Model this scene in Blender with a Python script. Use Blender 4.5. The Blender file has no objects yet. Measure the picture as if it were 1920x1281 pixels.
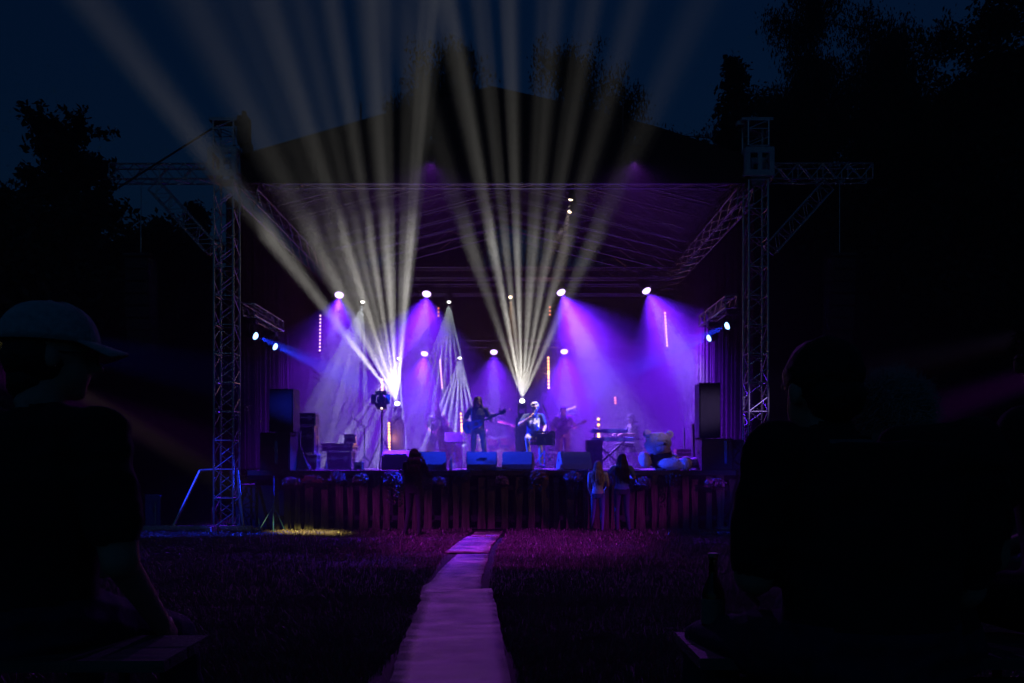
import bpy, math, random
import numpy as np
from mathutils import Vector, Matrix, Euler, noise
R = math.radians
random.seed(7)
rng = np.random.default_rng(11)
SC = bpy.context.scene
COL = SC.collection
H = 1.35                      # camera height; the stage front stands 16 m away

# ------------------------------------------------------------------ camera
cd = bpy.data.cameras.new('camera')
cam = bpy.data.objects.new('camera', cd); COL.objects.link(cam)
cam.location = (0, 0, H); cam.rotation_euler = (R(90), 0, 0)
cd.sensor_width = 36; cd.lens = 28.125; cd.shift_y = 0.1185
cd.clip_start = 0.05; cd.clip_end = 500
SC.camera = cam

# ------------------------------------------------------------------ world: last light of dusk
W = bpy.data.worlds.new('World'); SC.world = W; W.use_nodes = True
wn = W.node_tree.nodes; wl = W.node_tree.links
sky = wn.new('ShaderNodeTexSky'); sky.sky_type = 'NISHITA'; sky.sun_disc = False
sky.sun_elevation = R(-2.0); sky.sun_rotation = R(200); sky.ozone_density = 3.0
tw = wn.new('ShaderNodeMix'); tw.data_type = 'RGBA'; tw.blend_type = 'MULTIPLY'; tw.inputs[0].default_value = 1.0
wl.new(sky.outputs[0], tw.inputs[6]); tw.inputs[7].default_value = (.16, .82, 1.08, 1)   # the camera's cold white balance at dusk
bg = wn['Background']; wl.new(tw.outputs[2], bg.inputs[0]); bg.inputs[1].default_value = 0.14
W.cycles.sampling_method = 'NONE'

SC.view_settings.view_transform = 'Standard'
SC.view_settings.look = 'None'
SC.view_settings.exposure = 0.0
SC.view_settings.gamma = 1.0
SC.view_settings.use_curve_mapping = False
SC.render.engine = 'CYCLES'
cy = SC.cycles
cy.use_denoising = True; cy.denoising_input_passes = 'RGB'
try: cy.denoiser = 'OPENIMAGEDENOISE'
except Exception: pass
cy.max_bounces = 4; cy.diffuse_bounces = 2; cy.glossy_bounces = 2; cy.transmission_bounces = 4
cy.volume_bounces = 0; cy.transparent_max_bounces = 12
cy.sample_clamp_indirect = .5; cy.sample_clamp_direct = 16.0; cy.caustics_reflective = False; cy.caustics_refractive = False
cy.use_light_tree = True
cy.use_adaptive_sampling = False

# ------------------------------------------------------------------ helpers
def P(px, py, Y):
    """where a sight line through a photo pixel meets the depth Y (metres from the camera)"""
    return Vector(((px - 960) * Y / 1500.0, Y, H + (868 - py) * Y / 1500.0))

def tag(o, label=None, cat=None, group=None, kind=None):
    if label: o['label'] = label
    if cat: o['category'] = cat
    if group: o['group'] = group
    if kind: o['kind'] = kind
    return o

def empty(name, loc=(0, 0, 0), rot=(0, 0, 0), label=None, cat=None, group=None, kind=None):
    o = bpy.data.objects.new(name, None); COL.objects.link(o)
    o.location = loc; o.rotation_euler = rot; o.empty_display_size = .1
    return tag(o, label, cat, group, kind)

def kids(o): return list(o.children)

def copy_tree(o, parent=None):
    c = o.copy(); COL.objects.link(c); c.parent = parent
    for ch in o.children: copy_tree(ch, c)
    return c

def frame_from(d, up=Vector((0, 0, 1))):
    """matrix whose local Z is d"""
    z = Vector(d).normalized()
    if abs(z.dot(up)) > .98: up = Vector((0, 1, 0))
    x = up.cross(z).normalized(); y = z.cross(x)
    return Matrix((x, y, z)).transposed()

class MB:
    def __init__(s): s.v = []; s.f = []; s.m = []; s.mi = 0; s.sm = []; s.smooth = False; s.T = None
    def add(s, vs, fs):
        b = len(s.v)
        if s.T is not None: vs = [s.T @ Vector(v) for v in vs]
        s.v += [tuple(v) for v in vs]
        for f in fs:
            s.f.append([b + i for i in f]); s.m.append(s.mi); s.sm.append(s.smooth)
        return s
    def box(s, c, size, M=None, taper=1.0):
        hx, hy, hz = size[0] / 2, size[1] / 2, size[2] / 2
        vs = [Vector((sx * hx * (taper if sz > 0 else 1), sy * hy * (taper if sz > 0 else 1), sz * hz)) for sz in (-1, 1) for sy in (-1, 1) for sx in (-1, 1)]
        if M is not None: vs = [M @ v for v in vs]
        c = Vector(c); vs = [v + c for v in vs]
        return s.add(vs, [(0, 2, 3, 1), (4, 5, 7, 6), (0, 1, 5, 4), (2, 6, 7, 3), (0, 4, 6, 2), (1, 3, 7, 5)])
    def tube(s, a, b, r, n=6, r2=None, cap=True):
        a = Vector(a); b = Vector(b); r2 = r if r2 is None else r2
        if (b - a).length < 1e-6: return s
        M = frame_from(b - a); vs = []
        for p, q in ((a, r), (b, r2)):
            for i in range(n):
                t = 2 * math.pi * i / n
                vs.append(p + M @ Vector((q * math.cos(t), q * math.sin(t), 0)))
        fs = [(i, (i + 1) % n, n + (i + 1) % n, n + i) for i in range(n)]
        if cap: fs += [tuple(range(n - 1, -1, -1)), tuple(range(n, 2 * n))]
        return s.add(vs, fs)
    def poly(s, pts, r, n=6):
        for a, b in zip(pts[:-1], pts[1:]): s.tube(a, b, r, n)
        return s
    def ell(s, c, rad, M=None, nu=12, nv=8, noise_amp=0.0, seed=0):
        c = Vector(c); vs = []; rx, ry, rz = rad if hasattr(rad, '__len__') else (rad,) * 3
        def put(v):
            if noise_amp: v = v * (1 + noise_amp * noise.noise(v * 3.1 + Vector((seed, seed * 1.7, 0))))
            v = Vector((v.x * rx, v.y * ry, v.z * rz))
            if M is not None: v = M @ v
            vs.append(v + c)
        put(Vector((0, 0, -1)))
        for j in range(1, nv):
            ph = -math.pi / 2 + math.pi * j / nv
            for i in range(nu):
                t = 2 * math.pi * i / nu
                put(Vector((math.cos(ph) * math.cos(t), math.cos(ph) * math.sin(t), math.sin(ph))))
        put(Vector((0, 0, 1)))
        fs = [(0, 1 + (i + 1) % nu, 1 + i) for i in range(nu)]
        for j in range(nv - 2):
            for i in range(nu):
                a = 1 + j * nu + i; b = 1 + j * nu + (i + 1) % nu
                fs.append((a, b, b + nu, a + nu))
        L = len(vs) - 1; k = 1 + (nv - 2) * nu
        fs += [(k + i, k + (i + 1) % nu, L) for i in range(nu)]
        return s.add(vs, fs)
    def loft(s, rings, n=14, cap=True):
        """rings: (centre, x axis vector, y axis vector)"""
        vs = []
        for c, ax, ay in rings:
            for i in range(n):
                t = 2 * math.pi * i / n
                vs.append(Vector(c) + Vector(ax) * math.cos(t) + Vector(ay) * math.sin(t))
        fs = []
        for j in range(len(rings) - 1):
            for i in range(n):
                a = j * n + i; b = j * n + (i + 1) % n
                fs.append((a, b, b + n, a + n))
        if cap: fs += [tuple(range(n - 1, -1, -1)), tuple(range(len(vs) - n, len(vs)))]
        return s.add(vs, fs)
    def lathe(s, prof, c=(0, 0, 0), M=None, n=16):
        c = Vector(c); vs = []
        for r, z in prof:
            for i in range(n):
                t = 2 * math.pi * i / n
                v = Vector((r * math.cos(t), r * math.sin(t), z))
                if M is not None: v = M @ v
                vs.append(v + c)
        fs = []
        for j in range(len(prof) - 1):
            for i in range(n):
                a = j * n + i; b = j * n + (i + 1) % n
                fs.append((a, b, b + n, a + n))
        fs += [tuple(range(n - 1, -1, -1)), tuple(range(len(vs) - n, len(vs)))]
        return s.add(vs, fs)
    def prism(s, pts, d0, d1, M=None, c=(0, 0, 0)):
        """outline pts (x,z) extruded along y from d0 to d1"""
        c = Vector(c); n = len(pts)
        vs = [Vector((x, d0, z)) for x, z in pts] + [Vector((x, d1, z)) for x, z in pts]
        if M is not None: vs = [M @ v for v in vs]
        vs = [v + c for v in vs]
        fs = [tuple(range(n)), tuple(range(2 * n - 1, n - 1, -1))] + [(i, n + i, n + (i + 1) % n, (i + 1) % n) for i in range(n)]
        return s.add(vs, fs)
    def build(s, name, mats, parent=None, loc=None, smooth=None):
        me = bpy.data.meshes.new(name)
        me.from_pydata(s.v, [], s.f); 
        if not isinstance(mats, (list, tuple)): mats = [mats]
        for m in mats: me.materials.append(m)
        if len(mats) > 1: me.polygons.foreach_set('material_index', s.m)
        if smooth: me.polygons.foreach_set('use_smooth', [True] * len(s.f))
        elif any(s.sm): me.polygons.foreach_set('use_smooth', s.sm)
        me.update()
        o = bpy.data.objects.new(name, me); COL.objects.link(o)
        if parent is not None: o.parent = parent
        if loc is not None: o.location = loc
        return o

def numpy_mesh(name, verts, faces_tri, mat, parent=None, smooth=False):
    me = bpy.data.meshes.new(name)
    nv = len(verts); nf = len(faces_tri); k = faces_tri.shape[1]
    me.vertices.add(nv); me.vertices.foreach_set('co', verts.astype(np.float32).ravel())
    me.loops.add(nf * k); me.loops.foreach_set('vertex_index', faces_tri.astype(np.int32).ravel())
    me.polygons.add(nf); me.polygons.foreach_set('loop_start', np.arange(0, nf * k, k, dtype=np.int32))
    me.polygons.foreach_set('loop_total', np.full(nf, k, dtype=np.int32))
    me.materials.append(mat); me.update(calc_edges=True)
    o = bpy.data.objects.new(name, me); COL.objects.link(o)
    if parent is not None: o.parent = parent
    return o

MATS = {}
def pm(name, col, rough=.6, metal=0.0, var=.25, scale=8.0, bump=.0, spec=.5, detail=4, stretch=None, sheen=0.0):
    """painted / natural surface: colour broken up by noise, roughness variation, fine relief"""
    if name in MATS: return MATS[name]
    m = bpy.data.materials.new(name); m.use_nodes = True; nt = m.node_tree; N = nt.nodes; L = nt.links
    b = N['Principled BSDF']; b.inputs['Metallic'].default_value = metal
    b.inputs['Specular IOR Level'].default_value = spec
    if sheen: b.inputs['Sheen Weight'].default_value = sheen
    tc = N.new('ShaderNodeTexCoord'); mp = N.new('ShaderNodeMapping'); L.new(tc.outputs['Object'], mp.inputs[0])
    if stretch: mp.inputs['Scale'].default_value = stretch
    nz = N.new('ShaderNodeTexNoise'); nz.inputs['Scale'].default_value = scale; nz.inputs['Detail'].default_value = detail
    L.new(mp.outputs[0], nz.inputs['Vector'])
    cr = N.new('ShaderNodeValToRGB'); L.new(nz.outputs['Fac'], cr.inputs[0])
    c = Vector(col)
    cr.color_ramp.elements[0].position = .3; cr.color_ramp.elements[1].position = .72
    cr.color_ramp.elements[0].color = (*(c * (1 - var)), 1); cr.color_ramp.elements[1].color = (*(c * (1 + var)), 1)
    L.new(cr.outputs[0], b.inputs['Base Color'])
    mr = N.new('ShaderNodeMapRange'); mr.inputs[3].default_value = max(0, rough - .1); mr.inputs[4].default_value = min(1, rough + .12)
    L.new(nz.outputs['Fac'], mr.inputs[0]); L.new(mr.outputs[0], b.inputs['Roughness'])
    if bump:
        bp = N.new('ShaderNodeBump'); bp.inputs['Strength'].default_value = bump; bp.inputs['Distance'].default_value = .02
        L.new(nz.outputs['Fac'], bp.inputs['Height']); L.new(bp.outputs[0], b.inputs['Normal'])
    MATS[name] = m; return m

def em(name, col, strength, sample=False):
    if name in MATS: return MATS[name]
    m = bpy.data.materials.new(name); m.use_nodes = True; nt = m.node_tree
    b = nt.nodes['Principled BSDF']; b.inputs['Base Color'].default_value = (.02, .02, .02, 1)
    b.inputs['Emission Color'].default_value = (*col, 1); b.inputs['Emission Strength'].default_value = strength
    if not sample: m.cycles.emission_sampling = 'NONE'
    MATS[name] = m; return m

# ------------------------------------------------------------------ lamps
def fan_tex(ld, rays, umin, umax, vsig, tint):
    """a gobo of slats in front of the lens: rays = (u centre, half width, strength)"""
    ld.use_nodes = True; nt = ld.node_tree; N = nt.nodes; L = nt.links
    e = N['Emission']
    tc = N.new('ShaderNodeTexCoord'); sx = N.new('ShaderNodeSeparateXYZ'); L.new(tc.outputs['Normal'], sx.inputs[0])
    def M(op, a, b=None):
        m = N.new('ShaderNodeMath'); m.operation = op
        for i, q in enumerate((a, b)):
            if q is None: continue
            if isinstance(q, (int, float)): m.inputs[i].default_value = q
            else: L.new(q, m.inputs[i])
        return m.outputs[0]
    az = M('ABSOLUTE', sx.outputs[2])
    u = M('DIVIDE', sx.outputs[0], az); v = M('DIVIDE', sx.outputs[1], az)
    mr = N.new('ShaderNodeMapRange'); mr.inputs[1].default_value = umin; mr.inputs[2].default_value = umax
    L.new(u, mr.inputs[0])
    cr = N.new('ShaderNodeValToRGB'); cr.color_ramp.interpolation = 'EASE'
    pts = {}
    for (uc, w, s) in rays:
        for uu, ss in ((uc - w, .0), (uc - w * .2, s), (uc + w * .2, s), (uc + w, .0)):
            pts[round((uu - umin) / (umax - umin), 4)] = ss
    ks = sorted(k for k in pts if 0 <= k <= 1)[:32]
    el = cr.color_ramp.elements
    while len(el) < len(ks): el.new(.5)
    for e_, k in zip(el, ks):
        e_.position = k
    for e_, k in zip(el, ks):
        q = pts[k]; e_.color = (q, q, q, 1)
    L.new(mr.outputs[0], cr.inputs[0])
    fn = N.new('ShaderNodeTexNoise'); fn.noise_dimensions = '1D'; fn.inputs['Scale'].default_value = 38.0; fn.inputs['Detail'].default_value = 1.5; L.new(u, fn.inputs['W'])
    fm = N.new('ShaderNodeMapRange'); fm.inputs[1].default_value = .36; fm.inputs[2].default_value = .62; fm.inputs[3].default_value = .45; fm.inputs[4].default_value = 1.5; L.new(fn.outputs['Fac'], fm.inputs[0])
    fine = M('MULTIPLY', cr.outputs[0], fm.outputs[0])
    if vsig: L.new(M('MULTIPLY', fine, M('EXPONENT', M('MULTIPLY', M('MULTIPLY', v, v), -1.0 / (2 * vsig * vsig)))), e.inputs['Strength'])
    else: L.new(fine, e.inputs['Strength'])
    e.inputs['Color'].default_value = (*tint, 1)

def spot(loc, d, watts, col, half_deg, blend=.5, radius=.05, parent=None, rays=None, flat=1.0):
    ld = bpy.data.lights.new('lamp_light', 'SPOT'); ld.energy = watts; ld.color = (1, 1, 1) if rays else col
    ld.spot_size = R(half_deg * 2); ld.spot_blend = blend; ld.shadow_soft_size = radius
    o = bpy.data.objects.new('lamp_light', ld); COL.objects.link(o)
    z = -Vector(d).normalized()
    x = (Vector((1, 0, 0)) - z * z.x).normalized()
    if flat != 1.0 and not rays: x = Vector((0, 0, 1)).cross(z).normalized()
    y = z.cross(x)
    M = Matrix((x, y, z)).transposed().to_4x4(); M = M @ Matrix.Diagonal((1, flat, 1, 1)); M.translation = Vector(loc)
    if rays: fan_tex(ld, rays[0], rays[1], rays[2], rays[3], col)
    o.matrix_world = M
    if parent is not None:
        o.parent = parent
        o.matrix_parent_inverse = Matrix.Identity(4)
        pw = Matrix.LocRotScale(parent.location, parent.rotation_euler, parent.scale)
        o.matrix_basis = pw.inverted() @ M
    return o
# ------------------------------------------------------------------ materials
M_ALU = pm('aluminium', (.55, .55, .56), .38, .85, .15, 20)
M_ALUP = pm('aluminium_plate', (.50, .52, .54), .5, .6, .2, 10, .1)
M_BLK = pm('black_metal', (.025, .025, .028), .5, .2, .3, 15)
M_BLKP = pm('black_plastic', (.02, .02, .022), .45, 0, .3, 15, .1)
M_WEDGE = pm('grey_monitor_paint', (.20, .20, .22), .6, 0, .2, 60, .2)
M_CAB = pm('black_textured_paint', (.022, .022, .025), .7, 0, .3, 60, .3)
M_GRILL = pm('speaker_grille', (.03, .03, .033), .55, .4, .4, 120, .4)
M_TARP = pm('roof_tarpaulin', (.034, .024, .018), .7, 0, .25, 1.3, .25)
M_SEAM = pm('tarp_seam', (.13, .11, .10), .7, 0, .25, 6, .1)
M_CLOTH = pm('dark_stage_cloth', (.014, .013, .016), .95, 0, .0, 2.5, .15, spec=.05, sheen=.05)
M_RED = pm('maroon_drape', (.014, .003, .003), .95, 0, .0, 2.5, .15, spec=.05, sheen=.05)
M_SHEET = pm('pale_sheet_cloth', (.42, .42, .45), .85, 0, .2, 6, .3)
M_DECK = pm('stage_deck_board', (.05, .045, .045), .45, 0, .4, 5, .1)
M_WOOD = pm('rough_sawn_wood', (.11, .095, .06), .85, 0, .45, 3, .5, spec=.1, stretch=(9, 9, 1))
M_PLY = pm('weathered_plywood', (.44, .36, .34), .5, 0, .8, 2.6, .6, stretch=(1, 2.6, 1), detail=8)
M_EARTH = pm('dark_soil', (.028, .022, .015), .95, 0, .5, 1.2, .6)
M_CASE = pm('flightcase_panel', (.045, .045, .055), .5, 0, .3, 12, .1)
M_STEEL = pm('scuffed_steel', (.5, .5, .5), .35, .9, .3, 25)
M_JEAN = pm('blue_denim', (.07, .12, .25), .85, 0, .35, 22, .3)
M_JEAND = pm('dark_denim', (.03, .04, .08), .85, 0, .35, 22, .3)
M_BEIGE = pm('beige_cotton', (.42, .36, .28), .85, 0, .25, 18, .3)
M_BROWN = pm('brown_trouser_cloth', (.16, .08, .07), .85, 0, .25, 18, .3)
M_BLKC = pm('black_cotton', (.02, .02, .024), .9, 0, .3, 18, .3)
M_NAVY = pm('navy_cotton', (.05, .07, .16), .88, 0, .3, 18, .3)
M_GREYC = pm('grey_cotton', (.16, .15, .16), .88, 0, .3, 18, .3)
M_WHITEC = pm('white_cotton', (.62, .60, .60), .88, 0, .15, 18, .3)
M_BLUEC = pm('blue_cotton', (.12, .22, .55), .88, 0, .2, 18, .3)
M_SKIN = pm('skin', (.50, .30, .22), .55, 0, .12, 14, .1)
M_LIP = pm('lips', (.28, .10, .09), .5)
M_EYE = pm('eye_dark', (.03, .02, .02), .3)
M_SHOE = pm('black_leather', (.02, .018, .018), .4, 0, .3, 20)
M_HAIRB = pm('brown_hair', (.045, .025, .015), .6, 0, .5, 40, .5, stretch=(3, 3, 1))
M_HAIRK = pm('near_black_hair', (.012, .009, .008), .6, 0, .5, 40, .5)
M_HAIRR = pm('dark_auburn_hair', (.10, .02, .015), .55, 0, .5, 40, .5)
M_HAIRG = pm('grey_curly_hair', (.60, .56, .54), .8, 0, .25, 60, .6)
M_HAIRF = pm('fair_hair', (.42, .30, .20), .6, 0, .35, 40, .5, stretch=(3, 3, 1))
M_CAPM = pm('pale_cap_cotton', (.50, .55, .55), .9, 0, .2, 60, .3)
M_FUR = pm('white_plush_fur', (.82, .70, .68), .95, 0, .18, 70, 1.0, sheen=.6)
M_LEAF = pm('flower_leaf', (.03, .06, .02), .7, 0, .4, 9)
M_PETM = pm('mauve_petals', (.52, .30, .50), .75, 0, .35, 14)
M_PETW = pm('whitish_petals', (.60, .52, .52), .75, 0, .3, 14)
M_PETR = pm('dry_rose_petals', (.45, .20, .14), .75, 0, .4, 14)
M_TREE = pm('dark_broadleaf', (.022, .034, .016), .8, 0, .45, 1.5)
M_NEED = pm('conifer_needles', (.014, .026, .016), .8, 0, .45, 1.5)
M_BARK = pm('tree_bark', (.06, .045, .035), .9, 0, .4, 4, .6, stretch=(4, 4, 1))
M_GUITB = pm('blue_guitar_lacquer', (.03, .10, .38), .15, 0, .2, 3)
M_GUITW = pm('spruce_guitar_top', (.38, .22, .10), .2, 0, .25, 6, stretch=(8, 8, 1))
M_FRET = pm('rosewood', (.05, .025, .015), .4, 0, .3, 15)
M_BASSW = pm('double_bass_varnish', (.16, .05, .02), .2, 0, .4, 4, stretch=(4, 4, 1))
M_CHROME = pm('chrome', (.75, .75, .75), .12, 1.0, .05, 30)
M_CYMB = pm('cymbal_brass', (.55, .38, .12), .28, 1.0, .15, 30)
M_DRUM = pm('magenta_drum_shell', (.45, .04, .14), .25, .1, .15, 8)
M_SKINW = pm('drum_head', (.6, .6, .6), .5)
M_KEYW = pm('white_keys', (.75, .75, .75), .3)
M_BLUEP = pm('blue_paint_and_blue_light', (.05, .16, .42), .35, .2, .2, 10)  # also blue light, painted in on the bass cabinet edges
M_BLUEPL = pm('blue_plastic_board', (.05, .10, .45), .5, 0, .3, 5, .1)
M_CRATE = pm('orange_brown_crate_wood', (.30, .12, .05), .7, 0, .35, 5, .3, stretch=(1, 6, 6))
M_PAPER = pm('white_paper', (.7, .7, .7), .7)
M_PRINT = pm('white_shirt_print', (.8, .8, .8), .7, 0, .08, 20)
M_YEL = pm('dull_yellow_fabric', (.35, .30, .12), .8)
M_LABEL = pm('bottle_paper_label', (.20, .22, .20), .6)
M_ROPE = pm('rope_fibre', (.12, .11, .10), .9)
M_REDP = pm('red_extinguisher_paint', (.45, .03, .02), .3)
def glass(name, col, rough=.03, ior=1.5):
    m = pm(name, col, rough, 0, .1, 5); b = m.node_tree.nodes['Principled BSDF']
    b.inputs['Transmission Weight'].default_value = .85; b.inputs['IOR'].default_value = ior; return m
M_GLASS = glass('dark_bottle_glass', (.04, .10, .03)); M_PET = glass('clear_pet_bottle', (.7, .8, .9), .08)
E_PURPLE = em('lens_violet_glow', (.62, .40, 1.0), 3.2)
E_BLUE = em('lens_blue_glow', (.22, .42, 1.0), 5)
E_WHITE = em('lens_white_glow', (1, .97, .92), 7)
E_WARM = em('lens_warm_glow', (1, .72, .45), 5)
E_DOTP = em('led_pixel_pink', (1.0, .50, .78), 1.9)
E_DOTO = em('led_pixel_amber', (1.0, .42, .14), 2.9)
E_DOTR = em('led_pixel_red', (1.0, .22, .12), 1.6)
E_LEDG = em('led_green', (.2, 1, .1), 1.2); E_LEDR = em('led_red', (1, .05, .03), 1.5)

# ------------------------------------------------------------------ ground
DK = 1.20          # deck height
def sst(t): t = max(0, min(1, t)); return t * t * (3 - 2 * t)
def gz(x, y): return .38 * sst((7 - y) / 4.5) + .02 * noise.noise(Vector((x * .6, y * .6, 0)))
xs = [-75 + 150 * i / 100 for i in range(101)]; xs = sorted(set(xs + [-8 + .25 * i for i in range(65)]))
ys = sorted(set([-4 + 1.0 * i for i in range(73)] + [2 + .25 * i for i in range(60)]))
g = MB(); nx = len(xs)
g.add([(x, y, gz(x, y)) for y in ys for x in xs], [(j * nx + i, j * nx + i + 1, (j + 1) * nx + i + 1, (j + 1) * nx + i) for j in range(len(ys) - 1) for i in range(nx - 1)])
tag(g.build('ground', M_EARTH, smooth=True), kind='structure')

# the boards' own dirt: broad stains, cross grain, dark specks
nt = M_PLY.node_tree; N = nt.nodes; L = nt.links; bs = N['Principled BSDF']; cr0 = [n for n in N if n.type == 'VALTORGB'][0]
tc = [n for n in N if n.type == 'TEX_COORD'][0]
st = N.new('ShaderNodeTexNoise'); st.inputs['Scale'].default_value = 1.7; st.inputs['Detail'].default_value = 6; st.inputs['Roughness'].default_value = .7; L.new(tc.outputs['Object'], st.inputs['Vector'])
r1 = N.new('ShaderNodeValToRGB'); r1.color_ramp.elements[0].position = .38; r1.color_ramp.elements[0].color = (.25, .22, .2, 1); r1.color_ramp.elements[1].position = .60; r1.color_ramp.elements[1].color = (1.35, 1.3, 1.25, 1); L.new(st.outputs['Fac'], r1.inputs[0])
vo = N.new('ShaderNodeTexVoronoi'); vo.inputs['Scale'].default_value = 7; L.new(tc.outputs['Object'], vo.inputs['Vector'])
r2 = N.new('ShaderNodeValToRGB'); r2.color_ramp.elements[0].position = .03; r2.color_ramp.elements[0].color = (.15, .12, .1, 1); r2.color_ramp.elements[1].position = .10; r2.color_ramp.elements[1].color = (1, 1, 1, 1); L.new(vo.outputs['Distance'], r2.inputs[0])
m1 = N.new('ShaderNodeMix'); m1.data_type = 'RGBA'; m1.blend_type = 'MULTIPLY'; m1.inputs[0].default_value = 1; L.new(cr0.outputs[0], m1.inputs[6]); L.new(r1.outputs[0], m1.inputs[7])
m2 = N.new('ShaderNodeMix'); m2.data_type = 'RGBA'; m2.blend_type = 'MULTIPLY'; m2.inputs[0].default_value = 1; L.new(m1.outputs[2], m2.inputs[6]); L.new(r2.outputs[0], m2.inputs[7]); L.new(m2.outputs[2], bs.inputs['Base Color'])
# plywood sheets laid end to end as a footway
path = empty('footpath', (0, 0, 0), kind='structure')
def sheet(left, right, z0, tilt=0.0, seed=0):
    """left/right: lists of (x,y); ragged edges, a slightly warped top"""
    n = len(left); m = 6; vs = []; fs = []
    for side in (1, 0):
        for j in range(n):
            for i in range(m + 1):
                t = i / m; x = left[j][0] * (1 - t) + right[j][0] * t; y = left[j][1] * (1 - t) + right[j][1] * t
                wz = .012 * noise.noise(Vector((x * 2.2, y * 1.1, seed))) + .010 * noise.noise(Vector((x * .7, y * 2.5, seed + 5)))
                z = gz(x, y) + z0 + wz + tilt * (j / (n - 1)) ** 3 + (0 if side else -.02)
                vs.append((x, y, z))
    K = n * (m + 1)
    for j in range(n - 1):
        for i in range(m):
            a = j * (m + 1) + i
            fs.append((a, a + 1, a + m + 2, a + m + 1)); fs.append((K + a, K + a + m + 1, K + a + m + 2, K + a + 1))
    for j in range(n - 1):
        a = j * (m + 1); fs.append((a, a + m + 1, K + a + m + 1, K + a)); a += m; fs.append((a, K + a, K + a + m + 1, a + m + 1))
    for i in range(m): fs.append((i, K + i, K + i + 1, i + 1)); a = (n - 1) * (m + 1) + i; fs.append((a, a + 1, K + a + 1, K + a))
    o = MB().add(vs, fs).build('board', M_PLY, path, smooth=True)
    return o
def gp(px, py):
    Y = 6.0
    for _ in range(20): Y = 1500 * (H - gz(0, Y) - .03) / (py - 868)
    return ((px - 960) * Y / 1500, Y)
def edge(pts, n, jag=.009):
    """subdivide a pixel-traced edge to n ground points"""
    q = [gp(*p) for p in pts]; L = [0]
    for a, b in zip(q[:-1], q[1:]): L.append(L[-1] + math.dist(a, b))
    out = []
    for k in range(n):
        t = L[-1] * k / (n - 1); i = max(j for j in range(len(L) - 1) if L[j] <= t + 1e-9); f = (t - L[i]) / (L[i + 1] - L[i])
        out.append((q[i][0] * (1 - f) + q[i + 1][0] * f + random.uniform(-jag, jag) * (0 < k < n - 1), q[i][1] * (1 - f) + q[i + 1][1] * f))
    return out
sheet(edge([(722, 1330), (733, 1281), (752, 1210), (775, 1160), (797, 1116)], 26), edge([(972, 1330), (957, 1281), (944, 1205), (932, 1150), (921, 1114)], 26), .035, .05, 1)
sheet(edge([(785, 1122), (792, 1098), (808, 1088), (835, 1058), (858, 1037)], 22), edge([(902, 1112), (903, 1084), (910, 1060), (916, 1037)], 22), .022, .0, 2)
sheet(edge([(833, 1035), (846, 1028), (866, 1014), (878, 1005)], 14), edge([(916, 1036), (921, 1022), (930, 1012), (937, 1004)], 14), .034, .0, 3)
sheet(edge([(882, 1007), (889, 1000), (893, 996.5)], 7), edge([(934, 1008), (939, 1001), (942, 996.5)], 7), .044, .0, 4)

# grass: many single blades, one mass
def grass():
    def zone(n, y0, y1, x0f, hmin, hmax, wid):
        y = rng.uniform(y0, y1, n); half = y * .66 + .6
        x = rng.uniform(-1, 1, n) * half
        keep = np.ones(n, bool)
        cx = np.interp(y, [4.2, 5.0, 8.5, 12, 15.7], [-.33, -.37, -.60, -.60, -.44]); keep &= (np.abs(x - cx) > .335 + .05 * rng.random(n))
        keep &= y < 15.93
        pn = np.array([noise.noise(Vector((a * .9, b * .9, 3))) for a, b in zip(x[keep][::1], y[keep])]) if n < 400000 else 0
        x = x[keep]; y = y[keep]; n = len(x)
        hgt = rng.uniform(hmin, hmax, n) * (1 + .55 * pn)
        ang = rng.uniform(0, 2 * np.pi, n); lean = rng.uniform(.1, .9, n) * hgt; la = rng.uniform(0, 2 * np.pi, n)
        t = np.clip((7 - y) / 4.5, 0, 1); z = .38 * t * t * (3 - 2 * t)
        w = wid * rng.uniform(.6, 1.4, n)
        dx, dy = np.cos(ang) * w, np.sin(ang) * w
        lx, ly = np.cos(la) * lean, np.sin(la) * lean
        v = np.zeros((n, 5, 3))
        v[:, 0] = np.stack([x - dx, y - dy, z - .02], 1); v[:, 1] = np.stack([x + dx, y + dy, z - .02], 1)
        v[:, 2] = np.stack([x + dx * .7 + lx * .4, y + dy * .7 + ly * .4, z + hgt * .6], 1)
        v[:, 3] = np.stack([x - dx * .7 + lx * .4, y - dy * .7 + ly * .4, z + hgt * .6], 1)
        v[:, 4] = np.stack([x + lx, y + ly, z + hgt], 1)
        b = np.arange(n)[:, None] * 5
        f = np.concatenate([b + np.array([[0, 1, 2]]), b + np.array([[0, 2, 3]]), b + np.array([[3, 2, 4]])], 0)
        return v.reshape(-1, 3), f
    A = [zone(130000, 3.0, 8.0, 0, .03, .07, .0035), zone(90000, 7.5, 12.5, 0, .03, .07, .005), zone(70000, 12, 15.95, 0, .03, .075, .007)]
    vs = np.concatenate([a[0] for a in A]); off = np.cumsum([0] + [len(a[0]) for a in A[:-1]]); fs = np.concatenate([a[1] + o for a, o in zip(A, off)])
    m = pm('grass_blades', (.16, .11, .10), .36, 0, .5, 3.0)
    o = numpy_mesh('grass', vs, fs, m); tag(o, 'short trodden grass in front of the stage', kind='stuff')
grass()

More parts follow.
